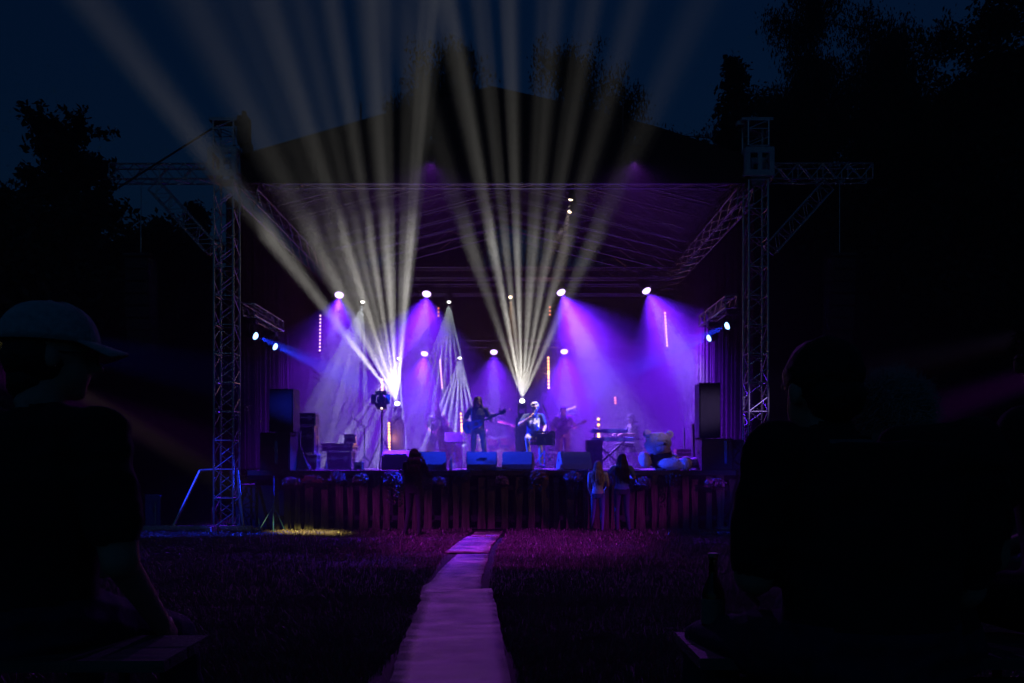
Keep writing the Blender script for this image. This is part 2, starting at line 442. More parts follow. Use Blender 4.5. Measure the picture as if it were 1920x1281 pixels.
# ------------------------------------------------------------------ trusses
def lattice(mb, a, b, w, n, r=.012, faces=(0, 1, 2, 3), rung=True):
    a = Vector(a); b = Vector(b); M = frame_from(b - a); L = (b - a).length
    cs = [M @ Vector((sx * w / 2, sy * w / 2, 0)) for sx, sy in ((-1, -1), (1, -1), (1, 1), (-1, 1))]
    d = (b - a) / n
    for f in faces:
        c0 = cs[f]; c1 = cs[(f + 1) % 4]
        for k in range(n):
            p = a + d * k
            if k % 2 == 0: mb.tube(p + c0, p + d + c1, r, 5, cap=False)
            else: mb.tube(p + c1, p + d + c0, r, 5, cap=False)
            if rung and k % 2 == 0: mb.tube(p + c0, p + c1, r, 5, cap=False)
        mb.tube(b + c0, b + c1, r, 5, cap=False)
    return [(a + c, b + c) for c in cs]
def truss_part(name, parent, a, b, w, n, r=.012, rc=.024, origin=None, mat=None):
    """a length of box truss: lattice mesh with four chord tubes as sub-parts"""
    mat = mat or M_ALU
    mb = MB(); ch = lattice(mb, a, b, w, n, r)
    o = mb.build(name, mat, parent)
    for p, q in ch: MB().tube(p, q, rc, 8).build('chord', mat, o)
    return o

def tower(x, side, label):
    t = empty('lighting_tower', (x, 16, 0), label=label, cat='tower', group='truss towers at the stage corners')
    w = .44
    truss_part('mast', t, (0, 0, .08), (0, 0, 6.95), w - .06, 24, .011, .022)
    truss_part('tower_top', t, (0, 0, 7.62), (0, 0, 8.12), .40, 3, .011, .02)
    # sleeve block with square windows
    mb = MB(); s = .56; z0, z1 = 7.0, 7.55
    for sy in (-1, 1):
        y = sy * s / 2
        for xx in (-s / 2 + .05, 0, s / 2 - .05): mb.box((xx, y, (z0 + z1) / 2), (.085, .03, z1 - z0))
        for zz in (z0 + .05, z1 - .05): mb.box((0, y + sy * .003, zz), (s, .03, .12))
    for sx in (-1, 1):
        xq = sx * s / 2
        for yy in (-s / 2 + .06, 0, s / 2 - .06): mb.box((xq, yy, (z0 + z1) / 2), (.03, .085, z1 - z0 - .01))
        for zz in (z0 + .055, z1 - .055): mb.box((xq + sx * .003, 0, zz), (.03, s - .03, .11))
    mb.build('sleeve_block', M_ALUP, t)
    MB().box((0, 0, 8.17), (.62, .30, .06)).box((side * -.30, 0, 8.13), (.16, .12, .08)).build('head_plate', M_ALUP, t)
    # chain hoist hanging off the inner side of the top
    if side < 0:
        h = MB().box((.36, -.05, 7.95), (.20, .26, .55)).tube((.36, -.05, 8.2), (.36, -.05, 8.35), .05, 8).box((.42, -.02, 7.55), (.16, .20, .35))
        h.build('chain_hoist', M_BLK, t)
    # outrigger for the hanging speakers and its knee brace
    xo = side * 2.28
    truss_part('outrigger', t, (side * .30, 0, 7.13), (xo, 0, 7.13), .30, 8, .010, .018)
    truss_part('knee_brace', t, (side * 1.42, 0, 6.86), (side * .30, 0, 5.62), .26, 8, .009, .016)
    # base: long foot beams, raking struts
    b = MB()
    b.box((side * .55, -.30, .07), (2.3, .10, .10)); b.box((side * .1, .1, .075), (.10, 1.7, .09)); b.box((side * -.3, -.05, .05), (.9, .5, .04))
    b.build('base_frame', M_ALUP, t)
    st = MB().tube((side * .95, -.28, .12), (side * .50, -.10, 1.20), .030, 8).tube((side * .50, -.10, 1.20), (side * .18, -.1, 1.22), .028, 8); st.build('strut', M_ALU, t)
    st = MB().tube((side * -.42, -.28, .12), (side * -.24, -.10, 1.22), .028, 8); st.build('strut', M_ALU, t)
    st = MB().tube((0, .85, .12), (0, .2, 1.22), .028, 8); st.build('strut', M_ALU, t)
    for sx in (-1, 1): MB().tube((sx * .35, -.3, 0.0), (sx * .35, -.3, .12), .03, 8).box((sx * .35, -.3, .008), (.16, .16, .016)).build('levelling_foot', M_STEEL, t)
    return t
tl_ = tower(-5.70, -1, 'aluminium truss tower with cable and chain hoist at its top, left of the stage')
tr_ = tower(4.87, 1, 'aluminium truss tower with pale sleeve block, right of the stage behind seated men')
g = MB().tube(P(403, 238, 16), P(222, 352, 15.7), .018, 6); tag(g.build('guy_cable', M_BLK), 'dark cable slanting from the left tower top to its outrigger', 'cable')

# line array speakers under the outriggers
def line_array(x, label):
    t = empty('line_array', (x, 16, 0), label=label, cat='speaker', group='line arrays hanging from the outriggers')
    MB().tube((0, 0, 6.96), (0, 0, 5.5), .01, 6).build('chain', M_STEEL, t)
    MB().box((0, 0, 5.47), (.50, .45, .06)).build('flying_frame', M_BLK, t)
    z = 5.42; y = 0; a = 0
    for k in range(8):
        a = .03 * k; hgt = .235
        c = Vector((0, y, z - hgt / 2)); Mx = Matrix.Rotation(a, 3, 'X')
        q = MB().prism([(-.24, -.11), (.24, -.11), (.24, .11), (-.24, .11)], -.18, .2, Mx, c).build('cabinet', M_CAB, t)
        MB().box(c + Mx @ Vector((0, -.19, 0)), (.46, .02, .19), Mx).build('grille', M_GRILL, q)
        z -= hgt * math.cos(a) ; y += hgt * math.sin(a) * .9
    return t
line_array(-7.42, 'curved black line array hanging left of the stage')
line_array(6.55, 'curved black line array hanging right of the stage')

# ------------------------------------------------------------------ roof canopy
CX = -.40
roof = empty('stage_roof', (0, 0, 0), label='dark gabled tarpaulin roof spanning the festival stage', cat='stage roof')
EL, ER = -5.35, 4.75
fa = MB().prism([(EL, 6.93), (ER, 6.93), (ER, 7.42), (2.9, 8.02), (1.2, 8.47), (CX, 8.83), (-2.0, 8.44), (-3.7, 7.95), (EL, 7.48)], 15.88, 15.94)
fo = fa.build('front_fascia', M_TARP, roof)
for xx in (-3.0, CX, 2.2): MB().box((xx, 15.872, 7.75), (.03, .012, 1.5)).build('seam', M_SEAM, fo)
MB().tube((EL, 15.9, 6.93), (ER, 15.9, 6.93), .035, 8).build('hem_tube', M_TARP, roof)
for sgn, xe in ((-1, EL), (1, ER)):
    vs = []; fs = []; n = 8; m = 12
    for th in (0, -.04):
        for j in range(m + 1):
            yy = 15.95 + 8.85 * j / m
            for i in range(n + 1):
                t = i / n; x = CX + (xe - CX) * t
                z = 8.8 + (7.45 - 8.8) * t - .10 * math.sin(t * math.pi) * abs(math.sin(j / m * math.pi * 8)) + .05 * math.sin(t * math.pi) + th
                vs.append((x, yy, z))
    K = (n + 1) * (m + 1)
    for j in range(m):
        for i in range(n):
            a = j * (n + 1) + i; fs += [(a, a + 1, a + n + 2, a + n + 1), (K + a, K + a + n + 1, K + a + n + 2, K + a + 1)]
    MB().add(vs, fs).build('canopy', M_TARP, roof, smooth=True)
    MB().box((xe + sgn * .02, 20.4, 7.17), (.04, 8.8, .56)).build('eave_skirt', M_TARP, roof)
for k in range(9):
    yy = 16.6 + k * .98
    mb = MB()
    for sx, xe in ((-1, EL + .1), (1, ER - .1)):
        zr, ze = 8.28, 6.98
        for dz in (0, .30):
            mb.tube((CX, yy, zr + dz * .8), (xe, yy, ze + dz), .020, 6)
        for q in range(10):
            t0, t1 = q / 10, (q + 1) / 10
            p = Vector((CX + (xe - CX) * t0, yy, zr + (ze - zr) * t0 + (.24 if q % 2 else 0))); r_ = Vector((CX + (xe - CX) * t1, yy, zr + (ze - zr) * t1 + (0 if q % 2 else .26)))
            mb.tube(p, r_, .006, 4, cap=False)
    mb.build('rafter', M_ALU, roof)
for sx, xe in ((-1, EL + .05), (1, ER - .05)):
    truss_part('eave_truss', roof, (xe, 16.1, 6.72), (xe, 24.7, 6.72), .32, 22, .010, .022)
truss_part('front_truss', roof, (EL + .3, 16.25, 7.12), (ER - .3, 16.25, 7.12), .28, 24, .010, .022)
truss_part('mid_truss', roof, (EL + .3, 22.3, 6.62), (ER - .3, 22.3, 6.62), .29, 26, .010, .022)
truss_part('rear_truss', roof, (EL + .3, 24.4, 6.62), (ER - .3, 24.4, 6.62), .29, 26, .010, .022)
for z in (4.98, 4.78): MB().tube((-5.0, 23.75, z), (4.4, 23.75, z), .025, 8).build('lamp_pipe', M_ALU, roof)
for xx in (-4.6, -1.9, .9, 3.9): MB().tube((xx, 23.75, 4.78), (xx, 24.3, 6.5), .006, 5).build('pipe_hanger', M_STEEL, roof)

# ------------------------------------------------------------------ curtains
def drape(name, label, a, b, z0, z1, folds, amp, mat, sag=0):
    """a hanging cloth with thickness, gathered in folds along a-b"""
    a = Vector(a); b = Vector(b); d = (b - a); L = d.length; d.normalize(); nrm = Vector((-d.y, d.x, 0))
    n = folds * 6; m = 8; vs = []; fs = []
    for th in (0, .01):
        for j in range(m + 1):
            for i in range(n + 1):
                t = i / n; u = j / m
                ph = t * folds * 2 * math.pi + 1.5 * noise.noise(Vector((t * folds * .5, u * .8, L)))
                off = amp * (math.sin(ph) + .5 * math.sin(ph * .37 + 1)) * (.5 + .5 * (1 - u)) + th
                p = a + d * (L * t) + nrm * off
                vs.append((p.x, p.y, z0 + (z1 - z0) * u + (.02 * math.sin(ph * .5) if j == 0 else 0)))
    K = (n + 1) * (m + 1)
    for j in range(m):
        for i in range(n):
            q = j * (n + 1) + i; fs += [(q, q + 1, q + n + 2, q + n + 1), (K + q, K + q + n + 1, K + q + n + 2, K + q + 1)]
    return tag(MB().add(vs, fs).build(name, mat, smooth=True), label, 'curtain')
drape('backdrop_curtain', 'wide dark backdrop curtain closing the rear of the stage', (-5.9, 24.62, 0), (5.05, 24.62, 0), 1.22, 7.3, 60, .05, M_CLOTH)
drape('side_curtain', 'maroon side curtain hanging behind the left tower', (-5.86, 16.5, 0), (-5.86, 24.5, 0), 1.22, 6.9, 34, .06, M_RED)
drape('side_curtain', 'maroon side curtain hanging behind the right tower', (5.02, 24.5, 0), (5.02, 16.5, 0), 1.22, 6.9, 34, .06, M_RED)

# ------------------------------------------------------------------ stage platform
stage = empty('stage_platform', (0, 16, 0), label='raised stage platform fronted with upright sawn boards', cat='stage')
DL, DR = -5.3, 4.68
MB().box(((DL + DR) / 2, 4.4, 1.15), (DR - DL, 8.75, .10)).build('deck', M_DECK, stage)
MB().box(((DL + DR) / 2, .06, 1.10), (DR - DL, .05, .18)).build('deck_edge', M_CLOTH, stage)
MB().box(((DL + DR) / 2, .35, .55), (DR - DL - .1, .03, 1.1)).build('skirt_backing', M_BLKC, stage)
for x in np.arange(DL + .3, DR, 1.5): MB().tube((x, .6, 0), (x, .6, 1.1), .03, 8).build('support_leg', M_STEEL, stage)
x = -4.72
while x < 4.50:
    w = random.uniform(.11, .17); top = random.uniform(1.02, 1.10); tl = random.uniform(-.02, .02); k = random.uniform(-.015, .015)
    y0 = -.02 + random.uniform(-.012, .012)
    pts = [(x - w / 2 + k, .03), (x - w * .4 + k, .4), (x - w / 2 - k * .5, .75), (x - w / 2 + tl, top), (x + w / 2 + tl, top + random.uniform(-.02, .02)), (x + w / 2 + k, .7), (x + w * .46, .35), (x + w / 2 - k, .03)]
    MB().prism(pts, y0, y0 + .028).build('board', M_WOOD, stage)
    x += w + random.uniform(.05, .17)
MB().box((-.05, .03, .85), (9.3, .04, .09)).box((-.05, .035, .25), (9.3, .04, .09)).build('board_rail', M_BLKC, stage)
# ------------------------------------------------------------------ smoke in the air
def air(name, dens, aniso, lo, hi, label, col=(.9, .9, .92)):
    m = bpy.data.materials.new(name + '_air'); m.use_nodes = True; N = m.node_tree.nodes
    N.remove(N['Principled BSDF']); m.cycles.volume_sampling = 'EQUIANGULAR'
    pv = N.new('ShaderNodeVolumePrincipled'); pv.inputs['Color'].default_value = (*col, 1)
    pv.inputs['Density'].default_value = dens; pv.inputs['Anisotropy'].default_value = aniso
    m.node_tree.links.new(pv.outputs[0], N['Material Output'].inputs['Volume'])
    if name == 'stage_smoke':      # drifting: thicker and thinner patches
        nt = m.node_tree; tc = N.new('ShaderNodeTexCoord'); nz = N.new('ShaderNodeTexNoise'); nz.inputs['Scale'].default_value = .55; nz.inputs['Detail'].default_value = 2.0
        mr = N.new('ShaderNodeMapRange'); mr.inputs[1].default_value = .32; mr.inputs[2].default_value = .68; mr.inputs[3].default_value = dens * .35; mr.inputs[4].default_value = dens * 1.65
        nt.links.new(tc.outputs['Object'], nz.inputs['Vector']); nt.links.new(nz.outputs['Fac'], mr.inputs[0]); 
        sy = N.new('ShaderNodeSeparateXYZ'); m2 = N.new('ShaderNodeMapRange'); m2.inputs[1].default_value = 18.6; m2.inputs[2].default_value = 22.4; m2.inputs[3].default_value = .34; m2.inputs[4].default_value = 1.45
        mu = N.new('ShaderNodeMath'); mu.operation = 'MULTIPLY'; nt.links.new(tc.outputs['Object'], sy.inputs[0]); nt.links.new(sy.outputs[1], m2.inputs[0])      # graded thin in front to keep performers clear, thicker to the back
        nt.links.new(mr.outputs[0], mu.inputs[0]); nt.links.new(m2.outputs[0], mu.inputs[1]); nt.links.new(mu.outputs[0], pv.inputs['Density'])
    lo = Vector(lo); hi = Vector(hi)
    return tag(MB().box((lo + hi) / 2, hi - lo).build(name, m), label, kind='stuff')
air('haze', .0021, .25, (-78, -6, -1), (78, 72, 31), 'thin haze filling the night air')
air('stage_smoke', .024, .2, (-5.78, 16.0, 1.23), (4.95, 24.4, 7.02), 'theatrical smoke hanging over the stage')

PURPLE = (.25, .014, 1.0); VIOLET = (.60, .10, 1.0); BLUE = (.008, .035, 1.0); WARM = (1.0, .55, .28); COOL = (.90, .95, 1.0); CREAM = (1.0, .96, .86)

def lamp_head(label, p, d, group, lens_mat, r_lens=.10, L=.26, hang=0.35, kind='moving_head', cat='stage lamp', up=1):
    """a moving head: clamp/base above (or below), yoke arms, drum shaped head, glowing lens at p looking along d"""
    d = Vector(d).normalized(); c = -d * L * .5       # head centre relative to the lens
    t = empty(kind, p, label=label, cat=cat, group=group); M = frame_from(d)
    q = MB().lathe([(r_lens * .8, -L * .55), (r_lens * 1.15, -L * .35), (r_lens * 1.2, 0), (r_lens * 1.12, L * .5), (r_lens * .98, L * .5 - .0), (r_lens * .98, L * .45)], c, M, 18).build('head', M_BLKP, t)
    ax = M @ Vector((1, 0, 0)); ax = Vector((ax.x, ax.y, 0)).normalized() if abs(ax.z) < .9 else Vector((1, 0, 0))
    top = c + Vector((0, 0, up * hang))
    for s in (-1, 1): MB().tube(c + ax * s * r_lens * 1.25, c + ax * s * r_lens * 1.25 + Vector((0, 0, up * (hang - .06))), .022, 6).build('yoke_arm', M_BLK, t)
    MB().box(top, (r_lens * 3.0, .20, .10)).build('base', M_BLKP, t)
    if up > 0: MB().tube(top, top + Vector((0, 0, .14)), .02, 6).build('clamp', M_STEEL, t)
    MB().lathe([(r_lens * .95, -.004), (r_lens * .95, 0.0), (r_lens * .88, r_lens * .25), (r_lens * .66, r_lens * .45), (r_lens * .35, r_lens * .57), (.001, r_lens * .6)], (0, 0, 0), M, 22).build('lens', lens_mat, t)
    return t

def ray_u(src, th, c, s, up):
    """lens-plane offset of the ray that leaves src at picture slope th"""
    X0, Y, Z = src; dz = Z - H
    return (th * (s * Y + (dz * c if up else -dz * c)) - X0 * c) / Y
def fan_spec(src, tans, c, s, up, vsig):
    rays = [(ray_u(src, t, c, s, up), w, a) for t, w, a in tans]
    us = [r[0] for r in rays]; return (rays, min(us) - .12, max(us) + .12, vsig)

cU, sU = math.cos(R(35)), math.sin(R(35))
FU = [((745, 757), 20.6, 110000, [(-.765,.040,1.0), (-.51,.050,.62), (-.40,.030,.40), (-.325,.028,.75), (-.235,.028,.38), (-.165,.022,.55), (-.06,.034,1.0), (.07,.042,.80)], 'floor moving head throwing the wide white fan up to the left'),
      ((979, 752), 20.6, 100000, [(-.33,.034,.38), (-.19,.026,1.0), (-.10,.024,.55), (-.035,.026,.85), (.075,.034,.36), (.17,.026,.55), (.28,.034,.34), (.45,.040,.30)], 'floor moving head throwing the white fan up behind the singer')]
for (px, py), Y, w, rays, lab in FU:
    s_ = P(px, py, Y); d = Vector((0, -cU, sU))
    t = lamp_head(lab, s_, d, 'floor moving heads on flight cases', E_WHITE, .07, .24, .30, 'moving_head', up=-1)
    spot(s_ + d * .05, d, w, CREAM, 29, .3, .03, t, fan_spec(s_, rays, cU, sU, True, 0), .12)
    zt = s_.z - d.z * .12 - .35
    q = empty('flight_case', (s_.x, Y + .1, DK), label='tall narrow case carrying the ' + lab.split(' throwing ')[0] + (' left of the bassist' if px < 900 else ' behind the singer'), cat='flight case')
    MB().box((0, 0, (zt - DK) / 2), (.32, .34, zt - DK - .004)).build('panel_box', M_CASE, q)
    for sx in (-1, 1): MB().box((sx * .158, -.168, (zt - DK) / 2), (.024, .024, zt - DK - .03)).build('corner_angle', M_BLK, q)
cD, sD = .22, .975
DOWN = [((680, 566), 22.2, [(-.52,.020,.5), (-.43,.020,.8), (-.34,.02,.6), (-.24,.022,.9), (-.15,.018,.5), (-.07,.018,.7), (.03,.018,.7)], 19000, 'hung moving head with white rays falling to the lower left'),
        ((748, 672), 23.6, [(-.86,.03,.5), (-.70,.03,.9), (-.55,.03,.6), (-.40,.03,.6), (-.22,.03,.6), (-.08,.025,.8), (.06,.025,.7)], 22000, 'lower moving head whose rays cross the tip of the big left fan'),
        ((842, 566), 22.2, [(-.33,.016,.4), (-.24,.016,.5), (-.15,.016,.7), (-.06,.016,.7), (.03,.016,.5), (.13,.016,.5), (.22,.018,.7)], 14000, 'hung moving head with faint narrow rays above the bassist'),
        ((862, 671), 23.6, [(-.42,.022,.6), (-.30,.022,.8), (-.18,.020,.7), (-.06,.020,.8), (.05,.020,.7), (.16,.020,.7), (.27,.022,.9)], 24000, 'lower moving head with bright rays between bassist and guitarist')]
for (px, py), Y, rays, w, lab in DOWN:
    s_ = P(px, py, Y); d = Vector((0, -cD, -sD))
    t = lamp_head(lab, s_, d, 'moving heads hung above the stage', E_WHITE, .055, .22, .30)
    spot(s_ + d * .045, d, w, COOL, 42 if px == 748 else 34, .3, .03, t, fan_spec(s_, rays, cD, sD, False, 0), .22)
def graded(ld):
    """LED wash lens: a hot pale violet middle, violet body, faint blue-violet skirt"""
    ld.use_nodes = True; nt = ld.node_tree; N = nt.nodes; e = N['Emission']; tc = N.new('ShaderNodeTexCoord'); sx = N.new('ShaderNodeSeparateXYZ')
    mr = N.new('ShaderNodeMapRange'); mr.inputs[1].default_value = math.cos(R(40)); mr.inputs[2].default_value = 1.0
    ab = N.new('ShaderNodeMath'); ab.operation = 'ABSOLUTE'; cr = N.new('ShaderNodeValToRGB'); cr.color_ramp.interpolation = 'EASE'
    nt.links.new(tc.outputs['Normal'], sx.inputs[0]); nt.links.new(sx.outputs[2], ab.inputs[0]); nt.links.new(ab.outputs[0], mr.inputs[0]); nt.links.new(mr.outputs[0], cr.inputs[0]); nt.links.new(cr.outputs[0], e.inputs['Color'])
    el = cr.color_ramp.elements; el[0].position = 0; el[0].color = (.004, .0003, .03, 1); el[1].position = 1; el[1].color = (.50, .26, 1.8, 1)
    for p_, c_ in ((.45, (.022, .002, .20)), (.72, (.125, .007, .78)), (.90, (.23, .025, 1.3))): q_ = el.new(p_); q_.color = (*c_, 1)
WASH = [((636, 553), 22.2, (.05, -.50, -.86), 2200, 'violet wash lamp, leftmost of the upper row'), ((800, 551), 22.2, (-.03, -.48, -.87), 5200, 'violet wash lamp, second from left in the upper row'),
        ((1052, 548), 22.2, (.30, -.45, -.84), 5600, 'violet wash lamp of the upper row above the singer'), ((1212, 545), 22.2, (.32, -.44, -.84), 5200, 'violet wash lamp, rightmost of the upper row'),
        ((796, 663), 23.6, (-.06, -.48, -.87), 1500, 'violet wash lamp above the bassist, left of the lower row'), ((926, 660), 23.6, (0, -.48, -.87), 1800, 'violet wash lamp in the middle of the lower row'), ((1058, 659), 23.6, (.02, -.48, -.87), 2200, 'violet wash lamp at the right of the lower row')]
for (px, py), Y, d, w, lab in WASH:
    s_ = P(px, py, Y); d = Vector(d).normalized()
    t = lamp_head(lab, s_, d, 'violet wash lamps', E_PURPLE, .128 if py < 600 else .115, .26, .36)
    lo = spot(s_ + d * .09, d, w * 2.5, (1, 1, 1), 40, .3, .06, t); graded(lo.data)
s_ = P(957, 557, 22.2); d = Vector((.06, -.45, -.89)).normalized()
t = lamp_head('small warm white spotlight between the upper wash lamps', s_, d, None, E_WARM, .055, .22, .33); spot(s_ + d * .05, d, 700, WARM, 9, .6, .03, t)
# two lit profile spots high in the roof, aimed at the singer and the stage edge
for (px, py), Y, tgt, w, col, half, lab in (((1070, 374), 17.6, (.50, 18.5, 2.1), 3000, (1, .78, .70), 7, 'upper of the two small lit spotlights high in the roof'), ((1068, 397), 19.4, (-.85, 18.9, 2.4), 1500, (1.0, .80, .70), 7, 'lower of the two small lit spotlights high in the roof')):
    s_ = P(px, py, Y); d = (Vector(tgt) - s_).normalized()
    t = lamp_head(lab, s_, d, 'small spotlights high in the roof', E_WARM, .05, .34, .25, 'profile_spotlight'); spot(s_ + d * .07, d, w, col, half, .5, .03, t)
# side ladder trusses with two blue lamps each
for X, Ya, Yb, z, lamps, lab in ((-5.02, 17.0, 19.2, 4.62, ((477, 630, 17.45), (515, 650, 18.9)), 'short aluminium truss with two blue lamps, left side'), (4.42, 17.0, 19.4, 4.78, ((1365, 611, 17.3), (1329, 634, 18.9)), 'short aluminium truss with two blue lamps, right side')):
    sg = -1 if X < 0 else 1
    X0 = -5.60 if sg < 0 else 4.66
    t = empty('lamp_truss', (X0, 0, 0), label=lab, cat='truss')
    truss_part('lattice', t, (0, Ya, z), (0, Yb, z), .24, 10, .010, .020)
    for yy in (Ya + .1, Yb - .1): MB().tube((0, yy, z + .12), (0, yy, 6.6), .008, 5).build('hanging_wire', M_BLK, t)
    for k, (px, py, Y) in enumerate(lamps):
        s_ = Vector((X0, Y, P(px, py, Y).z)); d = Vector((-sg * .86, .02 if k else -.06, -.36)).normalized()
        d = Vector((-sg * .88, -.14, -.38)).normalized()
        q = lamp_head('blue lamp at the %s end of the %s side truss' % (('near', 'far')[k], 'left' if sg < 0 else 'right'), s_, d, 'blue lamps on the side trusses', E_BLUE, .085, .20, .26, 'par_lamp'); spot(s_ + d * .06, d, 12000, BLUE, 8, .6, .04, q)
# violet lamps added above the roof edge to light path and grass; black lenses
for px, lab, tgt, w, col, half, blend, flat in ((808, 'added violet lamp above the roof edge over the left fan', (-1.3, 10.2, 0), 700, (.34, .05, .9), 36, .8, 1), (1190, 'added violet lamp above the roof edge right of centre', (1.3, 10.2, 0), 700, (.34, .05, .9), 36, .8, 1)):
    s_ = P(px, 300, 15.50); d = (Vector(tgt) - s_).normalized()
    t = lamp_head(lab, s_, d, 'added violet lamps along the roof edge', M_BLKP, .09, .24, .24, 'added_wash_lamp'); spot(s_ + d * .07, d, w, col, half, blend, .05, t, None, flat)
# unseen front-of-house lamps on stands, beside the audience (they light the tower feet, stage front and girls)
for x, kind_ in ((-8.3, 'left'), (8.6, 'right')):
    q = empty('lighting_stand', (x, 10.3, 0), label='tall tripod lamp stand beside the audience, %s of the stage' % kind_, cat='stand'); MB().tube((0, 0, .3), (0, 0, 3.05), .02, 8).tube((-1.0, 0, 3.05), (1.0, 0, 3.05), .02, 8).build('pole', M_BLK, q)
    for a in (.5, 2.6, 4.7): MB().tube((0, 0, .9), (.6 * math.cos(a), .6 * math.sin(a), .01), .014, 6).build('leg', M_BLK, q)
for x, lab, tg, w, half, flat, col in [q_ + ((.014, .035, 1.0),) for q_ in ((-8.3, 'middle blue lamp on the stand beside the audience, left', (-.2, 17.4, 1.95), 3200, 21, .22), (-8.75, 'outer blue lamp on the stand beside the audience, left', (-5.8, 16, .9), 900, 8, 1), (-7.85, 'inner blue lamp on the stand beside the audience, left', (2.0, 15.4, .9), 700, 4.0, 1),
        (9.0, 'outer blue lamp on the stand beside the audience, right', (5.0, 16, .9), 600, 8, 1))] + [(8.6, 'middle added pale violet lamp on the stand beside the audience, right', (1.2, 17.8, 2.0), 1700, 16, .26, (.50, .33, 1.0)), (8.15, 'added amber lamp on the stand beside the audience, right', (-.2, 16, .75), 190, 26, .16, (1.0, .42, .20)), (-9.2, 'added magenta lamp on the stand beside the audience, left', (-.6, 13.5, 0), 3400, 30, .15, (.50, .02, .85)), (9.45, 'added magenta lamp on the stand beside the audience, right', (.6, 13.5, 0), 3400, 30, .15, (.50, .02, .85)), (-7.4, 'added yellow lamp on the stand beside the audience, left', (-3.9, 15.35, 0), 8000, 9, .28, (1.0, .9, .22))]:  # violet, amber, magenta and yellow lamps added to light bear, boards and grass
    s_ = Vector((x, 10.2, 3.40)); d = (Vector(tg) - s_).normalized()
    t = lamp_head(lab, s_, d, 'front of house lamps', E_BLUE if col[0] < .1 else E_PURPLE if col[2] > .5 else E_WARM, .10, .24, .30, 'par_lamp', up=-1); spot(s_ + d * .07, d, w, col, half, .6 if col[0] < .1 else 1.0, .05, t, None, flat)
# LED pixel bars
LB = [(600.5, 592, 602.5 - 3, 657, 22.0, 11, E_DOTP, .9, 'pink-white pixel bar hanging at far left'), (825, 676, 829, 727, 23.2, 11, E_DOTP, .9, 'pink-orange pixel bar hanging above the bassist'), (1028, 671, 1029, 727, 23.2, 10, E_DOTO, 1.2, 'amber pixel bar hanging above the singer'),
      (1247, 587, 1251, 648, 22.0, 11, E_DOTP, .9, 'pink-white pixel bar hanging at far right'), (729, 794, 730, 849, 20.4, 11, E_DOTO, 1.2, 'bright amber pixel bar standing left of the photographer'), (864, 776, 867, 828, 21.6, 9, E_DOTO, 1.1, 'amber pixel bar partly behind the tilted music stand'),
      (1122, 786, 1123, 839, 20.9, 6, E_DOTO, 1.4, 'amber pixel bar behind the keyboards'), (716, 712, 717, 738, 21.6, 5, E_DOTO, 1.0, 'short amber pixel bar above the barn door lamp'), (822, 578, 822, 592, 24.0, 3, E_DOTR, .9, 'three faint red pixels hanging upper left of centre'),
      (1031, 576, 1031, 590, 24.0, 3, E_DOTR, .9, 'three faint orange pixels hanging upper right of centre'), (1153.5, 746, 1154, 756, 23.0, 3, E_DOTR, 1.0, 'three faint red pixels left of the keyboard player'), (1189, 820, 1189, 820, 0, 0, None, 0, '')]
for x0, y0, x1, y1, Y, n, mat, sz, lab in LB:
    if not n: continue
    a = P(x0, y0, Y); b = P(x1, y1, Y); c = (a + b) / 2
    t = empty('pixel_bar', c, label=lab, cat='led bar', group='vertical led pixel bars')
    MB().box((0, .04, 0), (.075, .05, (a - b).length + .12), None).build('housing', M_BLKP, t)
    rr = .028 * sz * Y / 20
    for k in range(n):
        p = a.lerp(b, k / (n - 1)) - c; MB().ell((p.x, .010, p.z), (rr, .012, rr), None, 10, 6).build('led_pixel', mat, t)
    if mat is E_DOTO:
        ld = bpy.data.lights.new('bar_light', 'POINT'); ld.energy = 13 if mat is E_DOTO else 4; ld.color = (1, .34, .08); ld.shadow_soft_size = .05
        lo = bpy.data.objects.new('bar_light', ld); COL.objects.link(lo); lo.parent = t; lo.location = (0, -.06, 0)
    if y0 < 700:
        MB().tube((0, .04, (a - b).length / 2 + .05), (0, .04, 6.45 - c.z), .006, 5).build('hanging_wire', M_BLK, t)
    else: MB().box((0, .05, -(c.z - DK) + .01), (.18, .18, .02)).tube((0, .05, -(c.z - DK)), (0, .05, -(a - b).length / 2), .012, 6).build('foot', M_BLK, t)
# ------------------------------------------------------------------ people
STAND = dict(pelvis=(0, 0, .94), waist=(0, 0, 1.08), chest=(0, 0, 1.28), neck=(0, .01, 1.46), head=(0, -.01, 1.61),
    shL=(.185, 0, 1.41), elL=(.245, .03, 1.13), wrL=(.25, -.06, .89), shR=(-.185, 0, 1.41), elR=(-.245, .03, 1.13), wrR=(-.25, -.06, .89),
    hipL=(.095, 0, .92), knL=(.11, -.02, .50), anL=(.115, .02, .09), toL=(.135, -.15, .035), hipR=(-.095, 0, .92), knR=(-.11, -.02, .50), anR=(-.115, .02, .09), toR=(-.135, -.15, .035))
PENDING = []
def capsule(mb, a, b, ra, rb, n=10):
    a = Vector(a); b = Vector(b); M = frame_from(b - a); L = (b - a).length; prof = []
    for k in range(5): t = -math.pi / 2 + (math.pi / 2) * k / 4; prof.append((max(1e-4, ra * math.cos(t)), ra * math.sin(t)))
    for k in range(5): t = (math.pi / 2) * k / 4; prof.append((max(1e-4, rb * math.cos(t)), L + rb * math.sin(t)))
    mb.lathe(prof, a, M, n)

